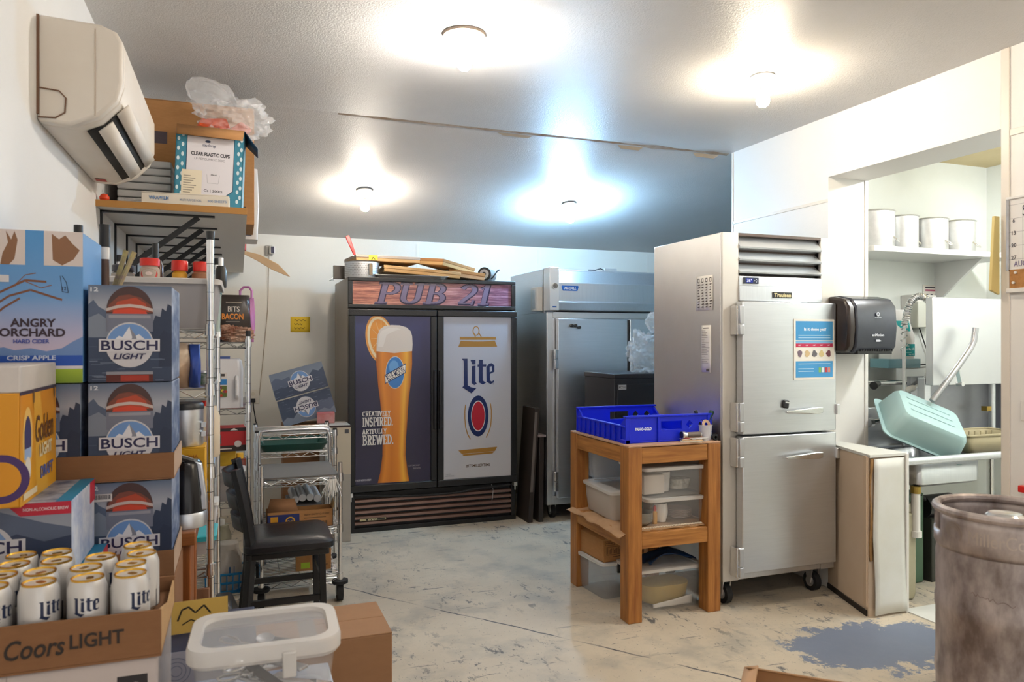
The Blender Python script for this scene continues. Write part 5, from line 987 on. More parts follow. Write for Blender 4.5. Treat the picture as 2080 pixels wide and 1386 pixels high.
def busch_case(loc, label, tray=False, barcode=False):
    t = thing('beer_case', label, 'beer case', loc, 0, 'blue beer cases stacked at left wall'); MB().box(0,0,0,BW,BD,BH).build('body', caseside, t, bevel=.003)
    d = Decal((0,0,0),step=.0003); busch_face(d, BW, BH); 
    if barcode: d.rect(4,14,28,24,'#d8d4d2',6); [d.rect(6+1.3*k,15,6.6+1.3*k+(k%3)*.2,21,'#4a4a4e',7) for k in range(16)]
    d.build('printed_front', t)
    if tray: pass
    return t
S0 = 2.10; X1, X0 = -.163, -.358
tray_m = card_d
def case_tray(z, label):
    t = thing('case_tray', label, 'cardboard tray', (X0-.205, S0-.004, z), 0, 'brown trays in the beer stack'); w_ = X1-X0+.205+.006; dd = BD+.01
    MB().box(0,0,-.004,w_,dd,-.0005).build('floor', tray_m, t); MB().box(0,0,0,w_,.003,.064).build('front_wall', tray_m, t); MB().box(w_-.003,.003,0,w_,dd,.06).build('side_wall', mat('tray_edge', '#b79c84', .8), t); MB().box(0,dd-.003,0,w_-.003,dd,.06).build('rear_wall', tray_m, t)
    return t
Z3, Z2, ZA = .876, 1.128, 1.376      # case floors from below
case_tray(Z3, 'brown cardboard tray under the lowest visible mountain-print case'); case_tray(Z2, 'brown cardboard tray under the two middle mountain-print cases')
busch_case((X1-BW, S0, Z3), 'dark blue mountain-print beer case with barcode sticker, lowest of the stack', barcode=True)
busch_case((X1-BW, S0, Z2), 'dark blue mountain-print beer case, middle of the right-hand stack')
busch_case((X1-BW, S0, ZA), 'dark blue mountain-print beer case, topmost, beside the cider case')
busch_case((X0-.203, S0, Z2), 'dark blue beer case half hidden behind the orange case')
busch_case((X0-.203, S0, Z3), 'dark blue beer case hidden behind the red-striped case')
# cider case
t = thing('cider_case', 'light blue cider case with branch picture at left wall', 'cider case', (X0-.212, S0, ZA)); cw, chh = .205, .375
MB().box(0,0,0,cw,BD,chh).build('body', mat('cider_blue', '#5b95cc', .5), t, bevel=.003)
d = Decal((0,0,0),step=.0003).map(-13,475,170,765,cw,chh); d.grad(-13,475,170,600,'#4f93cf','#6f9fd4',0); d.grad(-13,600,170,710,'#6f9fd4','#d3c0d2',0); d.rect(-13,475,60,541,'#dccfc9',1); d.rect(95,475,170,541,'#dccfc9',1)
d.poly([(14,541),(18,520),(28,500),(24,478),(34,494),(40,478),(46,494),(40,530),(30,541)],'#8d6447',2); d.poly([(110,480),(124,490),(136,482),(150,498),(164,510),(152,528),(130,540),(112,530)],'#8d6447',2)
d.poly([(-13,702),(20,696),(40,702),(70,698),(100,704),(130,698),(150,686),(170,676),(170,714),(-13,714)],'#6f8fc4',1); d.rect(-13,712,170,732,'#2153b4',2); d.rect(-13,732,170,738,'#dcd8e4',2); d.grad(-13,738,170,765,'#a8c23a','#7d9a2c',2)
for a in (((0,600),(30,585),(60,570),(100,572)),((0,620),(30,600),(70,588),(130,606)),((0,640),(20,622),(50,604))): d.line(a,4,'#7a4c34',2)
for a in (((40,580),(60,560),(80,556)),((60,572),(90,584),(110,578))): d.line(a,1.6,'#8a5a40',2)
d.text('ANGRY',75,650,16,'#332231',4,86,.03); d.text('ORCHARD',74,668.5,16,'#332231',4,124,.03); d.text('HARD CIDER',72,685,8,'#4a56a8',4,68,.03); d.text('CRISP APPLE',72,716.5,9,'#d6def2',4,92,.03); d.line([(126,560),(128,572),(130,590),(142,592),(138,572),(130,560)],1.2,'#2e3f5c',3); d.text('12',134,584,7,'#2e3f5c',3); d.rect(0,561,30,574,'#d9d6d8',3); d.build('printed_front', t)
t = thing('marker', 'black-capped brown marker standing behind the cider case', 'marker', (X0-.0, S0+.20, ZA+.23)); t.location = (-.362, 2.40, 1.60); MB().cyl((0,0,-.1),(0,0,.115),.012,n=12).build('barrel', mat('marker_brown', '#5a4034', .5), t); MB().cyl((0,0,.115),(0,0,.15),.0125,n=12).build('band', white_pl, t); MB().cyl((0,0,.15),(0,0,.215),.0145,n=12).build('cap', black_pl, t)
for i, (x, a, c) in enumerate(((-.395,-14,'#a9a6c0'),(-.335,22,'#a58a78'),(-.345,16,'#8d7a6a'))):
    o = MB().cyl((0,0,-.12),(0,0,.13),.007,n=8).build('brush_handle', mat('stick_%d' % i, c, .6, var=(30,.7,'#d0c06a'))); o.location = (x, 2.40+.01*i, 1.62); o.rotation_euler = (0, R(a), 0); tag(o, ['pale stick leaning left behind the cider case','brown stick leaning right behind the cider case','dark stick beside the brown one behind the cider case'][i], 'stick')
# Busch NA cases, orange case
def na_case(loc, label):
    t = thing('beer_case', label, 'beer case', loc, 0, 'non-alcoholic beer cases'); w_, h_, d_ = .235, .165, .27
    MB().box(0,0,0,w_,d_,h_).build('body', mat('na_side', '#8fa3cc', .5, var=(14,.9,'#e2e6f0')), t, bevel=.003); MB().box(.002,.002,h_,w_-.03,d_-.002,h_+.0008).build('top_print', mat('na_top', '#4d5f86', .5, var=(16,.9,'#d5d8e0')), t); MB().box(w_-.03,.0,h_,w_,d_,h_+.001).build('teal_edge', mat('na_teal', '#2b86b0', .5), t); MB().box(w_,d_-.06,h_-.05,w_+.0008,d_,h_).build('red_corner', mat('na_red', '#c2283e', .5), t)
    d = Decal((0,0,0),step=.0003).map(0,0,140,100,w_,h_); d.grad(0,0,140,50,'#8d93a4','#a9adb8',0); d.grad(0,50,140,100,'#3c4a68','#2f3c58',0); d.poly([(20,22),(60,8),(110,26),(140,34),(140,60),(30,60)],'#5b6780',1); d.poly([(50,50),(80,38),(110,50),(140,44),(140,90),(50,90)],'#303d5a',2); d.poly([(68,0),(140,0),(140,16),(84,16)],'#c2203a',3); d.text('NON-ALCOHOLIC BREW',112,8,4,'#f0dfe2',4,50)
    d.ell(45,60,34,36,'#cfcdd2',4); d.poly([(18,48),(32,30),(46,36),(58,28),(72,48)],'#7d9ccc',5); d.rect(2,44,90,64,'#d9d7dc',6); d.text('BUSCH',46,54,16,'#25234c',7,80,.02); d.text('NA',46,76,13,'#b0352c',7,28,.02); d.build('printed_front', t); return t
na_case((-.572, 1.815, .972), 'grey-blue beer case with red strip under the orange case'); na_case((-.545, 1.825, .805), 'grey-blue beer case with teal edge, lower one behind the cans')
t = thing('beer_case', 'orange beer case with white top on the red-striped case', 'beer case', (-.572, 1.765, 1.1385)); gw, gd, gh = .152, .315, .29
om = mat('golden_orange', '#e09a1e', .45); MB().box(0,0,0,gw,gd,gh-.055).build('body', om, t, bevel=.003); MB().box(-.0005,-.0005,gh-.055,gw+.0005,gd+.0005,gh).build('white_top', mat('golden_white', '#d9d2cc', .5, var=(8,.4,'#bfb8b8')), t, bevel=.003); MB().box(gw,0,gh-.061,gw+.0012,gd,gh-.054).build('navy_line', mat('golden_navy', '#3c2f45', .5), t)
d = Decal((gw,0,0),(0,1,0),(0,0,1),step=.0004).map(0,0,120,100,gd,gh-.061); d.grad(0,0,120,100,'#dc9018','#e8a828',0); d.ell(22,42,15,30,'#f0c46a',1); d.poly([(12,50),(12,34),(16,24),(22,20),(28,24),(32,34),(32,50)],'#3a3a6a',2); d.rect(12,50,32,60,'#9fb8e0',2); d.ell(22,70,9,12,'#ece6e0',2); d.poly([(40,0),(62,0),(90,100),(50,100)],'#e9b03a',1); d.text('Golden',76,36,26,'#6b4326',4,62,.01,.1); d.text('LIGHT',80,58,13,'#f2e2b8',4,44,.04); d.text('DRAFT',84,80,12,'#5a67a8',4,44,.04); d.rect(8,90,50,96,'#e9d8b4',3)
for x in (40,112): d.ell(x,4,2.5,6,'#7d5a2c',3)
d.build('printed_side', t); d = Decal((0,0,0),step=.0004); d.ell(.12,.06,.05,.05,'#4a2f6a'); d.ell(.12,.06,.035,.035,'#e0981e',1); d.build('printed_front', t)
# supports below the frame line
for loc, s, lbl in (((-.36, 2.24, 0), (.41, .29, .871), 'tall plain carton carrying the beer cases by the left wall'), ((-.435, 1.955, 0), (.255, .27, .803), 'tall plain carton under the red-striped beer cases'), ((-.30, 1.64, 0), (.32, .27, .70), 'tall plain carton under the white case of cans')):
    carton_closed('carton', lbl, loc, s, card_d)
# Coors Light tray of cans over a white case
TY = 1.505; TX = -.452
t = thing('beer_case', 'white beer case with black number squares under the can tray', 'beer case', (TX, TY-.002, .7005)); MB().box(0,0,0,.312,.285,.198).build('body', mat('coors_white', '#cfc3be', .55), t, bevel=.004)
d = Decal((0,0,0),step=.0004); d.rect(.245,.06,.295,.17,'#2c282c'); d.text('12',.27,.14,.034,'#e2dad6',1,.034,.02); d.text('CANS',.27,.105,.012,'#b9b2b0',1); d.rect(.255,.07,.285,.09,'#6a6464',1); d.line([(.205,.16),(.235,.16),(.232,.1),(.208,.1),(.205,.16)],.003,'#a39a96'); d.rect(.0,.0,.008,.17,'#bdb1ac'); d.rect(.01,.06,.06,.13,'#2c282c'); d.text('12',.035,.1,.03,'#e2dad6',1); d.rect(.074,0,.0755,.198,'#a99d98'); d.build('printed_front', t); MB().box(.312,.01,.0,.3135,.275,.19).build('film_side', film, t)
t = thing('can_tray', 'brown cardboard tray with black lettering full of beer cans', 'cardboard tray', (TX-.004, TY-.006, .9)); tw, td, lh = .322, .298, .086
MB().box(0,0,0,tw,td,.004).build('floor', card_d, t); MB().box(.006,.006,.004,tw-.006,td-.006,.028).build('riser_pad', card_d, t); 
for nm, a, b in (('front_wall',(0,0,.004),(tw,.004,lh)),('rear_wall',(0,td-.004,.004),(tw,td,lh*.7)),('side_wall',(0,.004,.004),(.004,td-.004,lh*.7))): box(nm, card_d, t, a, b, .001)
MB().prism([(.004,.004),(td-.004,.004),(td-.004,.05),(td*.55,.045),(.05,.075),(.004,lh)], tw-.004, tw, 'x').build('side_wall', card_in, t)
d = Decal((0,0,0),step=.0006); d.text('Coors',.122,.043,.034,'#2b211c',1,.092,.014,.25); d.text('LIGHT',.218,.046,.026,'#2b211c',1,.086,.02); d.build('tray_lettering', t)
def can(loc, label, rz):
    t = thing('beer_can', label, 'can', loc, rz, 'white beer cans in the tray'); r = .033
    MB().lathe([(0,.004),(.022,.0),(.026,.004),(r,.012),(r,.098),(.0285,.112),(.027,.115)],30).build('body', can_w, t); MB().lathe([(.0272,.114),(.0275,.118),(.0255,.1185),(.0240,.114),(0,.1135)],30).build('lid', gold_m, t)
    MB().loft([(.114,.006,.009,.004,.004,0),(.1158,.006,.009,.004,.004,0)],True,True).build('pull_tab', gold_m, t)
    d = Decal((0,0,0),wrap=r,step=.0004); d.lite(0,.072,.034,.042,'#1d2a4c','#dedbd8',0)
    d.ell(0,.028,.0155,.022,'#222c50',0,n=20); d.ell(0,.028,.0115,.017,'#d8d4d2',1,n=20); d.ell(0,.028,.0105,.0155,'#8e3238',2,n=20)
    for x in (.05,-.055): d.rect(x-.009,.01,x+.009,.045,'#4a4550',0)
    d.build('can_print', t); return t
c0 = None; col_n = ['nearest the wall', 'second from the wall', 'third from the wall', 'at the aisle side']; row_n = ['front', 'second', 'third', 'rear']
random.seed(12); cxs = [-.412,-.339,-.262,-.188]; cy0 = [1.545,1.615,1.685,1.752]
ang = {0:[35,38,-4,32],1:[80,-60,140,50],2:[-30,100,60,160],3:[10,-80,90,-45]}
for r_ in range(4):
    for c_ in range(4):
        if (r_, c_) == (3, 2): continue
        lb = 'white beer can with gold lid in tray, %s row, %s' % (row_n[r_], col_n[c_]); loc = (cxs[c_]+random.uniform(-.003,.003)-(.012 if r_ % 2 and c_ > 0 else 0), cy0[r_], .9285); rz = ang[r_][c_] + 10
        if c0 is None: c0 = can(loc, lb, rz)
        else: dup(c0, loc, rz, lb)
# cases and tub in the middle foreground
t = thing('beer_case', 'navy and white 12-pack case with yellow sign behind the tub', 'beer case', (-.195, 1.86, 0)); MB().box(0,0,.55,.235,.25,.765).build('body', mat('navy_case', '#25304e', .5), t, bevel=.004); MB().box(.01,.01,0,.225,.24,.55).build('lower_carton', card_d, t)
d = Decal((0,0,.55),step=.0004); d.rect(.0,.13,.235,.215,'#b9b9c4'); [d.line([(.06+.03*q*math.cos(R(a)),.17+.03*q*math.sin(R(a))) for a in range(0,361,20)],.002,'#8a8fa4',1) for q in (.4,.7,1.)]; d.text('12',.09,.095,.028,'#d9dbe4',1,.04,.02); d.rect(.08,.0,.2,.06,'#d8d2d4',0); d.text('LIGHT',.12,.125,.02,'#e6e6ee',1,.06,.03); d.build('printed_front', t)
t = thing('paper_sign', 'yellow card with black handwriting standing on the navy case', 'sign', (-.10, 1.97, .766), rot=(R(-12),0,R(4))); MB().box(-.10,-.001,0,.075,.001,.075).build('card', mat('sign_yellow', '#d9b35a', .8), t)
d = Decal((-.1,-.001,0)); d.line([(.06,.03),(.07,.055),(.085,.06),(.1,.045),(.12,.06),(.135,.04)],.004,'#2c2418'); d.line([(.07,.02),(.09,.03),(.11,.02)],.003,'#2c2418'); d.build('handwriting', t, PAPER)
t = thing('beer_case', 'white and blue beer case under the utensil tub', 'beer case', (-.115, 1.40, 0)); MB().box(0,0,.55,.30,.27,.772).build('body', mat('wb_case', '#c9ced8', .5, var=(6,.9,'#5f86c0')), t, bevel=.004); MB().box(.01,.01,0,.29,.26,.55).build('lower_carton', card_d, t)
t = thing('utensil_bin', 'translucent lidded tub of metal utensils in the foreground', 'storage bin', (.05, 1.545, .7725), -2)
MB().loft([(.0,.112,.076,.03),(.02,.117,.081,.03),(.115,.128,.094,.035)],True,False,7).build('body', mat('tub_clear', '#e6e4e2', .2, clear=.84), t, solid=.003)
MB().loft([(.108,.134,.1,.04),(.116,.14,.106,.045),(.136,.14,.106,.045),(.142,.137,.103,.045),(.142,.118,.084,.04),(.134,.115,.08,.038)],False,False,8).build('lid_rim', mat('lid_milky', '#e9e6e2', .35, clear=.2), t); MB().loft([(.1335,.116,.081,.038),(.135,.116,.081,.038)],True,True,8).build('lid_window', mat('lid_clear', '#dfe0e4', .15, clear=.74), t)
MB().box(.03,-.112,.08,.055,-.103,.128).build('lid_clip', mat('lid_milky', '#e9e6e2', .35, clear=.2), t, bevel=.003)
random.seed(31)
for k in range(12):
    o = thing('utensil', '%s in the foreground utensil tub, %s' % (['steel spoon','silver wire loop','black-handled spoon','chrome wire loop'][k % 4], ['lying at the bottom','in the middle of the pile','on top of the pile'][k // 4]), 'utensil', (.05+random.uniform(-.045,.045), 1.545+random.uniform(-.04,.03), .7725+.018+.0075*k), rot=(R(random.uniform(-8,8)), R(random.uniform(-10,10)), R(random.uniform(-60,60))), group='utensils in the foreground tub')
    mm = [steel, alu, black_pl, chrome][k % 4]; MB().bar((-.03,0,0),(.08,0,0),.022,.006).build('handle', mm, o, bevel=.002)
    if k % 2: MB().tube([(-.03,.004,0),(-.055,.014,0),(-.075,.010,0),(-.08,0,0),(-.075,-.010,0),(-.055,-.014,0),(-.03,-.004,0)],.0025,6).build('wire_loop', chrome, o)
    else: MB().lathe([(0,-.003),(.016,.0),(.018,.004),(.015,.003),(0,0)],14,(-.045,0,0)).build('bowl', steel, o)
t = carton_closed('carton', 'tall brown carton with dark tape behind the utensil tub', (.205, 2.36, 0), (.46, .28, .60), mat('carton_fg', '#a67d5a', .85, var=(14,.25,'#936b4a'), stretch=(1,1,3)), 0); MB().box(-.035,-.1405,.595,.015,.1405,.6012).build('tape', mat('tape_grey', '#7a6a60', .3), t)

# ---------------------------------------------------------------- wire racks
def wire_rack(label, x0, y0, x1, y1, h, zs, collars=True, pr=.0127, cap=black_pl):
    t = thing('wire_rack', label, 'wire rack', (x0, y0, 0)); W, Dp = x1-x0, y1-y0
    for x, y in ((0,0),(W,0),(0,Dp),(W,Dp)):
        p = MB().cyl((x,y,0),(x,y,h-.03),pr,n=14); p = p.build('post', chrome, t); MB().cyl((x,y,h-.03),(x,y,h),pr*1.08,n=14).build('cap', cap, p)
        for k, z in enumerate(zs): MB().cyl((x,y,z-.02),(x,y,z+.02),pr*1.45,pr*1.3,n=14).build('collar', chrome, p)
        g = MB()
        for z in [q*.1+.05 for q in range(int(h/.1))]: g.cyl((x,y,z),(x,y,z+.002),pr*1.02,n=14)
        g.build('groove', mat('groove_dark', '#5c5854', .4, .8), p)
    for z in zs: wire_shelf(t, 0, 0, W, Dp, z)
    return t
def wire_shelf(t, x0, y0, x1, y1, z, name='wire_shelf', step=.028, m=chrome):
    s = MB(); r = .0035; W, Dp = x1-x0, y1-y0
    for zz in (z, z-.028): s.tube([(x0,y0,zz),(x1,y0,zz),(x1,y1,zz),(x0,y1,zz)], r, 6, True)
    for y in (y0, y1):
        n = max(2, int(W/.05)); s.tube([(x0+W*i/n, y, z-.028*(i % 2)) for i in range(n+1)], .0025, 5)
    for x in (x0, x1):
        n = max(2, int(Dp/.05)); s.tube([(x, y0+Dp*i/n, z-.028*(i % 2)) for i in range(n+1)], .0025, 5)
    n = int(Dp/step)
    for i in range(1, n): s.tube([(x0, y0+Dp*i/n, z+.003),(x1, y0+Dp*i/n, z+.003)], .002, 4)
    for f in (.25,.5,.75): s.tube([(x0+W*f, y0, z-.001),(x0+W*f, y1, z-.001)], .003, 5)
    return s.build(name, m, t)
RA = wire_rack('tall chrome wire rack at left wall under the wall shelf', -.50, 2.80, -.094, 3.71, 1.865, (.28, .68, 1.02, 1.31, 1.519))
RB = wire_rack('shorter chrome wire rack beyond tall rack, holding white jug', -.40, 4.20, .047, 5.0, 1.535, (.125, .62, 1.118, 1.47))
# on the tall rack
t = storage_bin('storage_bin', 'large clear bin on top of tall rack carrying the spice jars', (-.285, 3.100, 1.5225), .44, .52, .18, 0, body=mat('grey_bin', '#cbc6c6', .3, clear=.42), lid=mat('bin_lid', '#e2ddd8', .35, clear=.1)); t.children[0]
o = MB().box(-.05,-.19,.01,.17,.19,.125).build('brown_goods', mat('goods_brown', '#7a6244', .8, var=(20,.8,'#4f3d28')), None, bevel=.01); o.location = (-.285, 3.120, 1.5225); tag(o, 'brown dry goods filling inside large clear bin', 'goods')
def jar(name, label, x, y, z, r, h, body, cap, capr=None, caph=.03, band=None):
    t = thing(name, label, 'jar', (x, y, z)); MB().lathe([(0,0),(r*.95,0),(r,.006),(r,h*.8),(r*.8,h*.93),(r*.78,h),(0,h)],22).build('body', body, t); MB().lathe([(0,h),(capr or r*.92,h),((capr or r*.92),h+caph-.003),((capr or r*.92)*.93,h+caph),(0,h+caph)],22).build('cap', cap, t)
    if band: d = Decal((0,0,0),wrap=r); d.poly([(r*.95*math.sin(R(a)),h*.42+h*.36*math.cos(R(a))) for a in range(0,360,20)],band,0); d.ell(0,h*.46,r*.35,h*.12,'#e9d6cf',1); d.rect(-r*.8,h*.16,r*.8,h*.3,band,1); d.build('label', t)
    return t
Z0 = 1.7035; gls = mat('spice_glass', '#b9b0a6', .2, clear=.35)
jar('spice_jar', 'square spice jar with red lid and red label on clear bin', -0.310, 3.040, Z0, .034, .055, mat('spice_pale','#b9aa9c',.4), red_pl, .034, .028, '#c23a34')
jar('spice_jar', 'low dark-lidded jar beside the left wall on clear bin', -0.405, 3.090, Z0, .040, .035, gls, mat('dark_lid','#2a2a36',.4), .038, .025)
jar('spice_jar', 'brown spice bottle with red cap and yellow band on clear bin', -0.217, 3.160, Z0, .028, .05, mat('spice_yellow','#d8a12c',.5), red_pl, .03, .04)
jar('spice_jar', 'red-capped spice bottle with black neck on clear bin', -0.140, 3.160, Z0, .034, .05, mat('spice_brown','#9a6646',.5), red_pl, .03, .038)
jar('sauce_bottle', 'tall dark bottle with slim black neck at rear of clear bin', -0.315, 3.290, Z0, .03, .10, mat('amber_dark','#4a2a18',.2), black_pl, .012, .07)
jar('sauce_bottle', 'slim silver-topped bottle at the right rear of clear bin', -0.070, 3.320, Z0, .022, .09, mat('bottle_black','#23221f',.3), alu, .010, .035)
t = thing('glass_container', 'green-tinged glass container at right on top of tall rack', 'container', (-.13, 3.560, 1.5225)); MB().loft([(0,.05,.06,.015),(.17,.055,.065,.015)],True,False).build('body', mat('green_glass','#cfe0d8',.15,clear=.55), t, solid=.004); MB().loft([(.165,.058,.068,.015),(.185,.058,.068,.015)]).build('lid', teal, t); MB().loft([(.005,.042,.052,.012),(.13,.046,.056,.012)]).build('contents', mat('grain','#7f6a4c',.8), t)
def bag(name, label, loc, s, m, rz=0, seed=1, cat='bag'):
    t = thing(name, label, cat, loc, rz); random.seed(seed); q = [random.uniform(0,6) for _ in range(4)]; x, y, z = s
    def f(u, v):
        a = 2*PI*u; k = 1-abs(2*v-1)**2.2*.85; w = 1+.06*math.sin(5*a+q[0]+6*v)
        return (x/2*math.copysign(abs(math.cos(a))**.6, math.cos(a))*w*(.9+.1*k), y/2*math.copysign(abs(math.sin(a))**.8, math.sin(a))*k*w, z*v)
    MB().grid(f, 24, 12).build('pouch', m, t, normals=False); return t
bag('bread_bag', 'cream loaf bag with blue end on the tall rack', (-.215, 2.900, 1.3135), (.10,.16,.16), mat('bag_cream','#dcc4a8',.4,var=(8,.5,'#b5763c')), 10, 3)
bag('chip_bag', 'blue snack bag upright on the tall rack shelf', (-.15, 2.900, 1.3135), (.04,.14,.155), mat('bag_blue','#2f4fa8',.35), 5, 4)
for i, (x, c) in enumerate(((-.17,'#6a3550'),(-.125,'#3a6a4a'),(-.23,'#493a5a'))):
    jar('supply_pack', ['purple patterned small can on tall rack shelf','green foil tub on the tall rack shelf','dark violet small can behind loaf bag on tall rack'][i], x, 3.040+.03*i, 1.3135, .028, .045+.02*(i == 0), mat('pk%d'%i,c,.4,var=(40,.7,'#c9c0c4')), alu, .026, .008)
jar('sauce_jar', 'jar with black lid and red label on tall rack', -.185, 2.940, 1.0235, .045, .11, mat('jar_amber','#b58a5c',.25), black_pl, .042, .035, '#b92a2a')
t = jar('oil_jug', 'cloudy white jug with red cap on tall rack', -.125, 3.160, 1.0235, .055, .20, mat('jug_cloud','#dccab0',.35), red_pl, .016, .02)
bag('sugar_bag', 'orange and blue bag standing near beer cases on tall rack', (-.24, 2.870, 1.0235), (.09,.10,.19), mat('bag_ob','#c46a2c',.4,var=(5,.9,'#2a4fae')), 0, 6)
# wooden stand in front of the rack
t = thing('wooden_stand', 'brown wooden stand with kettle between beer cases and rack', 'stand', (-.50, 2.13, 0)); MB().box(0,0,.925,.385,.40,.965).build('top', oak_x, t, bevel=.004)
for x, y in ((.30,.02),(.30,.31),(.02,.02),(.02,.31)): MB().box(x,y,.05,x+.07,y+.07,.925).build('leg', oak_z, t, bevel=.003)
MB().box(.09,.03,.78,.30,.05,.925).build('apron', oak_x, t); MB().box(.345,.09,.30,.365,.31,.925).build('side_panel', oak_z, t)
t.location = (-.505, 2.375, -.05)
t = thing('electric_kettle', 'black and steel electric kettle on the wooden stand', 'kettle', (-.153, 2.47, .9155)); MB().lathe([(0,0),(.062,0),(.064,.035),(.06,.045),(0,.045)],28).build('power_base', steel, t)
MB().lathe([(0,.046),(.06,.046),(.058,.08),(.047,.19),(.04,.20),(0,.205)],28).build('body', mat('kettle_black','#161417',.18), t); MB().prism([(.03,.05),(.058,.05),(.056,.09),(.043,.19),(.02,.20),(.028,.19),(.04,.1)],-.02,.02,'y').xf(Matrix.Translation((.004,-.015,0))).build('steel_spine', steel, t, bevel=.004); MB().tube([(.02,-.03,.2),(-.01,-.045,.215),(-.03,-.03,.205)],.009,8).build('lid_knob', black_pl, t)
t = carton_closed('yellow_box', 'yellow printed box with palm picture behind the kettle', (-.202, 2.66, .9155), (.20,.12,.22), mat('box_yellow','#e0a81c',.55), 0, cat='box'); d = Decal((-.1,-.0605,0)); d.poly([(.15,.02),(.15,.1),(.12,.07),(.13,.03)],'#3f6a58'); d.rect(.165,.10,.169,.15,'#4a6a2c'); [d.line([(.167,.15),(.167+.02*math.cos(R(a)),.15+.018*math.sin(R(a)))],.004,'#4a5a2c') for a in range(-20,210,35)]; d.poly([(.13,.02),(.2,.02),(.2,.08),(.16,.1)],'#4f7a6a'); d.text('ALOHA',.15,.19,.012,'#b5661c',1); d.build('box_print', t)
t = thing('coffee_canister', 'brushed steel canister with black lid on the yellow box', 'canister', (-.168, 2.66, 1.1365)); MB().lathe([(0,0),(.056,0),(.058,.004),(.058,.12),(0,.12)],28).build('body', steel, t); MB().lathe([(0,.12),(.06,.12),(.06,.132),(.055,.14),(0,.142)],28).build('lid', black_pl, t); MB().box(.052,-.03,.03,.066,-.01,.045).box(.052,-.03,.06,.066,-.01,.075).build('button', alu, t)
o = MB().box(-.025,-.006,0,.025,.006,.62).build('wood_plank', mat('plank','#9a7358',.7,var=(6,.6,'#7a543c'),stretch=(6,6,1)), None, bevel=.003); o.location = (-.10, 2.782, .0); o.rotation_euler = (0, R(-2), 0); tag(o, 'narrow upright plank between wooden stand and rack post', 'plank')
# on the shorter rack
t = bag('bacon_bag', 'black printed bacon pouch on top of shorter rack', (-.04, 4.340, 1.4735), (.20,.10,.26), mat('pouch_black','#2c2622',.35,var=(7,.5,'#46362c')), 4, 8); d = Decal((-.08,-.056,.09)); d.text('BITS',.09,.09,.03,'#c9c0b4',0,.06,.02); d.text('BACON',.085,.05,.032,'#d8852c',0,.11,.03); d.rect(.05,.125,.13,.129,'#a89c8c'); d.rect(.05,.02,.12,.023,'#8d8478'); d.build('pouch_print', t)
crumple('snack_pile', 'shiny brown snack wrappers in front of bacon pouch', (-.02, 4.300, 1.4735), (.085,.05,.045), mat('wrap_brown','#7a3f24',.25,var=(9,.9,'#d8b49a')), 41, 'wrapper', 'wrapper')
t = bag('pink_pouch', 'pink handled pouch behind bacon pouch on shorter rack', (.035, 4.420, 1.4735), (.10,.06,.25), mat('pouch_pink','#c07ab0',.4), -20, 9); MB().tube([(-.03,0,.24),(-.03,0,.29),(-.01,0,.31),(.02,0,.31),(.035,0,.29),(.035,0,.24)],.007,8).build('handle', mat('pouch_pink','#c07ab0',.4), t)
t = thing('milk_jug', 'white plastic jug with salad label on shorter rack', 'jug', (-.065, 4.300, 1.1215)); MB().loft([(0,.085,.075,.025),(.20,.088,.078,.03),(.25,.08,.07,.03),(.262,.07,.06,.03)]).build('body', mat('jug_white','#dcd8d8',.4), t); MB().box(-.06,-.02,.262,.02,.03,.275).build('lid', mat('jug_blue','#4a5f9a',.4), t); MB().tube([(.055,-.078,.05),(.055,-.095,.07),(.055,-.095,.15),(.055,-.078,.17)],.009,8).build('grip', mat('jug_white','#dcd8d8',.4), t)
d = Decal((-.085,-.0785,0)); d.rect(.01,.07,.09,.19,'#d6cdc8'); d.rect(.01,.125,.09,.155,'#2f7ec2',1); d.rect(.01,.06,.09,.12,'#5d6a2e',1); random.seed(3)
for k in range(14): d.ell(.015+random.random()*.07,.065+random.random()*.05,.008,.007,['#c23a28','#d9b43a','#6f9a3a','#8d3a4a','#e0d8b8'][k % 5],2,n=8)
d.rect(.055,.17,.08,.184,'#4a4440',1); d.build('label_print', t)
t = carton_closed('red_box', 'red and black food box in shorter rack', (-.055, 4.310, .8885), (.17,.16,.125), mat('box_red','#b01c22',.5), 4, cat='box'); d = Decal((-.085,-.0805,0)); d.rect(0,0,.17,.032,'#2a1a18'); d.rect(.0,.108,.17,.125,'#2a1a18'); d.ell(.13,.04,.018,.018,'#d8ccc8',1); d.rect(.02,.012,.1,.018,'#c9bcb4',1); d.poly([(.09,.112),(.11,.125),(.13,.112)],'#e9e2dc',1); d.build('box_print', t)
o = MB().box(-.07,-.05,0,.035,.05,.262).build('grey_carton', mat('carton_grey','#a8a29c',.6), None, bevel=.003); o.location = (-.085, 4.510, .6235); tag(o, 'grey carton standing under the red food box', 'carton'); o = MB().box(-.04,-.03,0,.05,.04,.262).build('blue_carton', mat('carton_by','#d9b02c',.6), None, bevel=.003); o.location = (-.065, 4.420, .6235); tag(o, 'yellow carton standing under the red food box', 'carton')
for i, x in enumerate((-.0,)):
    t = jar('syrup_jug', 'brown jug with yellow lid on shorter rack behind white tub', x+.005, 4.480, .6235, .045, .19, mat('jug_brown','#6a2414',.25), mat('lid_yel','#d9a82c',.4), .02, .03)
storage_bin('storage_bin', 'milky domed food tub on middle shelf of shorter rack', (-.075, 4.300, .6235), .21, .16, .165, 0, body=mat('milky','#d6ccc8',.4,clear=.1), lid=mat('milky','#d6ccc8',.4,clear=.1), lidh=.05)
t = thing('basket', 'bright blue slotted plastic basket on bottom of shorter rack', 'basket', (-.06, 4.320, .1285)); bm_ = mat('basket_blue','#1684c2',.4)
MB().loft([(0,.10,.09,.02),(.006,.10,.09,.02)]).build('base', bm_, t)
for z in (.004,.05,.098): MB().loft([(z,.10+z*.08,.09+z*.08,.02),(z+.012,.101+z*.08,.091+z*.08,.02)],False,False).build('band', bm_, t, solid=.004)
m = MB()
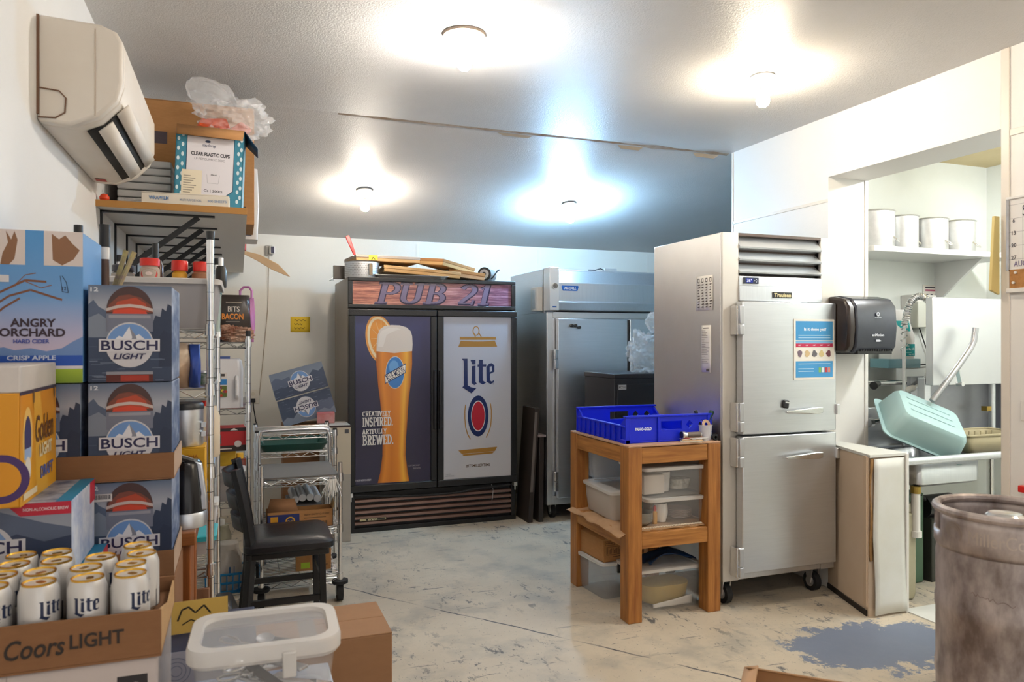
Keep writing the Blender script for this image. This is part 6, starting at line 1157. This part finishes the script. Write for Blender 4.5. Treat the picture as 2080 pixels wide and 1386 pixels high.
for s in (-1,1):
    for k in range(7): m.bar((-.09+.03*k,s*.091,.0),(-.093+.031*k,s*.099,.1),.006,.006)
    for k in range(6): m.bar((s*.101,-.075+.03*k,.0),(s*.109,-.077+.031*k,.1),.006,.006)
m.build('upright', bm_, t)
t = jar('powder_jar', 'big white screw-top jar standing in the blue basket', -.06, 4.320, .1355, .078, .215, mat('jar_white','#cdc4ba',.4), mat('jar_lid','#d8cfc4',.4), .06, .03); d = Decal((0,0,0),wrap=.078); d.rect(.01,.08,.04,.13,'#3f6fa8'); d.build('label', t); MB().tube([(-.06,-.06,.15),(-.085,-.05,.17),(-.07,-.07,.19)],.006,8).build('grip', black_pl, t)
jar('clear_jug', 'clear yellowish jug behind white tub on bottom shelf', -.10, 4.540, .1285, .06, .30, mat('jug_clear','#c6c2a8',.2,clear=.4), white_pl, .025, .03)
storage_bin('storage_bin', 'white tub with turquoise lid low on the tall rack', (-.155, 3.08, .6835), .14, .20, .07, 0, body=mat('milky','#d6ccc8',.4,clear=.1), lid=mat('turq','#3fb9c4',.4))
t = thing('lidded_pail', 'small white pail with open lid above turquoise tub', 'pail', (-.13, 3.44, .6835)); MB().loft([(0,.035,.05,.01),(.10,.045,.06,.012)],True,False).build('body', mat('milky2','#d9d2d0',.35,clear=.25), t, solid=.003); MB().loft([(.098,.05,.065,.012),(.112,.05,.065,.012)]).build('lid', white_pl, t)
t = thing('ribbed_appliance', 'black ribbed appliance low beside the rack post', 'appliance', (-.03, 3.25, 0)); MB().prism([(-.06,0),(.05,0),(.05,.30),(.0,.42),(-.06,.42)],-.1,.1,'y').build('body', mat('appl_black','#201e1e',.3), t, bevel=.01)
for k in range(6): MB().box(-.02,-.108,.12+.025*k,.04,-.1,.132+.025*k).build('rib', chrome, t)

# ---------------------------------------------------------------- chair
t = thing('dining_chair', 'black ladder-back chair with padded vinyl seat beside wire cart', 'chair', (0, 3.80, 0)); bl = mat('chair_black', '#141316', .35)
pp = [(-.015,.86),(.012,.74),(.035,.62),(.052,.50),(.052,.40),(.04,.22),(.015,0.)]
for y in (0,.36): MB().tube([(x, y, z) for x, z in pp], .026, 4).build('back_leg', bl, t, bevel=.003)
for z, xo in ((.80,.0),(.69,.02),(.585,.04)):
    m = MB(); m.grid(lambda u,v: (xo-.008-.055*math.sin(u*PI)-.012*v, .36*u, z-.035+.07*v), 12, 2); m.build('back_slat', bl, t, solid=.014)
for y in (0,.36): MB().bar((.40,y,0),(.39,y,.44),.032,.032,(0,1,0)).build('front_leg', bl, t, bevel=.003)
MB().box(.03,-.02,.415,.425,.385,.445).build('seat_frame', bl, t, bevel=.006)
MB().loft([(.445,.205,.21,.04,.235,.18),(.455,.215,.22,.045,.235,.18),(.48,.215,.22,.05,.235,.18),(.50,.19,.195,.05,.235,.18),(.506,.12,.12,.05,.235,.18)],True,True,7).build('seat', vinyl, t)
for y in (0,.36): MB().bar((.045,y,.20),(.395,y,.20),.022,.028).build('stretcher', bl, t)
MB().bar((.395,0,.30),(.395,.36,.30),.02,.025).build('stretcher', bl, t)

# ---------------------------------------------------------------- wire cart
CX0, CY0, CW, CD = .115, 4.28, .425, .52
t = thing('wire_cart', 'chrome three-shelf wire cart with push handle on black casters', 'cart', (CX0, CY0, 0))
for x in (0, CW):
    for y in (0, CD):
        h_ = .79 if y == 0 else .86; p = MB().cyl((x,y,.13),(x,y,h_),.0127,n=14).build('post', chrome, t)
        for z in (.14,.42,.71): MB().cyl((x,y,z-.025),(x,y,z+.02),.019,.017,n=14).build('collar', chrome, p)
        c = MB().cyl((x-.016,y+.02,.055),(x+.016,y+.02,.055),.055,n=22).build('caster', rubber, t); MB().cyl((x-.019,y+.02,.055),(x+.019,y+.02,.055),.025,n=14).build('hub', mat('hub_grey','#6a6866',.4), c); MB().cyl((x,y,.105),(x,y,.122),.045,n=20).build('bumper', rubber, c); MB().bar((x-.022,y+.01,.12),(x-.022,y+.02,.05),.026,.004,(1,0,0)).bar((x+.022,y+.01,.12),(x+.022,y+.02,.05),.026,.004,(1,0,0)).build('fork', chrome, c)
MB().tube(smooth_path([(0,CD,.80),(0,CD,.86),(.01,CD,.9),(.05,CD,.925),(CW-.05,CD,.925),(CW-.01,CD,.9),(CW,CD,.86),(CW,CD,.80)],5),.0125,12).build('push_handle', chrome, t)
for z in (.14,.42,.71): wire_shelf(t, 0, 0, CW, CD, z)
MB().box(.01,.01,.716,CW-.01,CD-.02,.722).build('shelf_liner', mat('liner_grey','#6d6a68',.5), t)
for y in (.0,CD-.01): pass
t = thing('cup_sleeves', 'grey ribbed mat and white stacks on the cart shelf', 'cup stack', (CX0+.24, CY0+.32, .4245)); 
for k in range(4): MB().tube([(-.05+.042*k,-.16+.31*q/14,.135+.012*math.sin(k)) for q in range(15)],[.024 if q % 2 else .021 for q in range(15)],14).build('cup_sleeve', mat('cup_white','#d9dadb',.45), t)
MB().box(-.085,-.165,0,.10,.155,.105).build('bundle', mat('liner_grey','#6d6a68',.5), t)
t = thing('carton', 'open brown carton with blue printed panel on cart shelf', 'carton', (CX0+.03, CY0+.03, .4245)); MB().box(.0,0,0,.36,.12,.004).box(0,0,0,.36,.004,.10).box(0,.116,0,.36,.12,.10).box(0,0,0,.004,.12,.10).box(.356,0,0,.36,.12,.10).build('body', card, t)
MB().add([(0,0,.10),(.17,0,.10),(.15,.03,.165),(.02,.04,.17)],[(0,1,2,3)]).build('flap', card_d, t, solid=.003); MB().add([(.36,0,.10),(.36,.12,.10),(.37,.1,.14),(.37,.02,.13)],[(0,1,2,3)]).build('flap', card_in, t, solid=.003)
d = Decal((0,0,0)); d.rect(.004,.0,.175,.085,'#25306a'); d.rect(.02,.045,.06,.075,'#d89a2c',1); d.ell(.125,.045,.026,.026,'#e0a830',1); d.ell(.125,.045,.019,.019,'#25306a',2); d.text("Chef's",.125,.045,.014,'#e8c05a',3,.032); d.rect(.02,.018,.055,.021,'#c9cbe0',1); d.rect(.02,.01,.07,.013,'#c9cbe0',1); d.text('HEAVY DUTY CUTLERY',.27,.075,.009,'#4a3520',1,.14); [d.rect(.27+.006*k,.01,.273+.006*k+(k%3)*.0008,.035,'#4a3520',1) for k in range(10)]; d.rect(.2,.055,.32,.058,'#4a3520',1); d.build('carton_print', t)
t = thing('cable_ties', 'bunch of white cable ties hanging on the cart corner', 'cable ties', (CX0+.385, CY0-.02, .70)); random.seed(8)
for k in range(22): a = random.uniform(-.06,.05); MB().bar((a*.4,0,.0),(a+random.uniform(-.015,.015),random.uniform(-.02,.0),-.05-random.random()*.05),.005,.0015).build('tie', white_pl, t)
o = carton_closed('carton', 'brown carton with green sticker on bottom of cart', (CX0+.30, CY0+.26, .1445), (.20,.22,.13), card, -4); d = Decal((-.1,-.1105,0)); d.rect(.03,.015,.08,.05,'#a8c83a'); d.rect(.11,.03,.18,.034,'#5a4028'); d.rect(.11,.05,.16,.054,'#5a4028'); d.build('carton_print', o)
# wire unit behind the cart, green tray, cases against the wall
RC = wire_rack('low wire shelf unit behind the cart with green tray', .11, 5.02, .60, 5.50, .90, (.20,.56,.75,.87))
t = thing('serving_tray', 'dark green tray on the low wire unit', 'tray', (.34, 5.25, .754)); MB().loft([(0,.19,.17,.03),(.045,.215,.2,.03),(.05,.22,.205,.03)],True,False).build('tray', mat('green_tray','#1f5148',.35,clear=.1), t, solid=.004)
def wide_case(loc, label, rot, flip):
    t = thing('beer_case', label, 'beer case', loc, rot=rot, group='tilted beer cases by the back wall'); w_, h_, d_ = .40, .20, .14
    MB().box(-w_/2,-d_/2,0,w_/2,d_/2,h_).build('body', caseside, t, bevel=.003); d = Decal((-w_/2,-d_/2,0) if not flip else (w_/2,-d_/2,h_), (1,0,0) if not flip else (-1,0,0), (0,0,1) if not flip else (0,0,-1), step=.0006).map(0,0,200,100,w_,h_)
    d.grad(0,0,200,45,'#6f7c92','#7f8a9c',0); d.grad(0,45,200,100,'#3c4a64','#33405a',0); d.poly([(0,30),(20,18),(40,30),(70,24),(70,60),(0,60)],'#55627c',1); d.poly([(140,40),(160,22),(180,32),(200,20),(200,70),(140,70)],'#3a4862',1); random.seed(5)
    for k in range(24): x = random.random()*180; y = 50+random.random()*48; d.rect(x,y,x+14,y+1.2,'#6f7c94',2)
    busch_badge(d, 104, 52, 38, .95); d.build('printed_front', t); return t
t = thing('carton', 'upright grey and white carton beside the display cooler', 'carton', (.61, 5.52, 0)); MB().box(0,0,0,.165,.30,.86).build('body', mat('grey_case','#a7a29a',.55,var=(5,.4,'#c4beb4')), t, bevel=.004); MB().box(.0,-.001,.50,.165,0,.855).build('front_panel', mat('cream_panel','#cfc4b0',.6), t); d = Decal((0,-.001,0)); d.rect(.12,.80,.15,.83,'#4a4a50'); d.rect(.0,.845,.17,.86,'#3a2a2a'); d.ell(.07,.25,.035,.012,'#1c1612'); d.build('print', t)
t = carton_closed('red_box', 'red and white box beside the tilted blue beer cases', (.62, 5.76, .861), (.13,.14,.075), mat('box_red2','#c2272c',.5,var=(3,.5,'#e8e0dc')), -6, cat='box')
t = carton_closed('carton', 'plain tall carton holding up the tilted beer cases', (.45, 5.98, 0), (.27,.25,.84), card_d)
wide_case((.52, 5.92, .87), 'upside-down blue beer case, lower of the tilted pair', (R(-6), R(-15), 0), True)
wide_case((.46, 5.93, 1.073), 'right-way-up blue beer case, upper of the tilted pair', (R(-6), R(-15), 0), False)
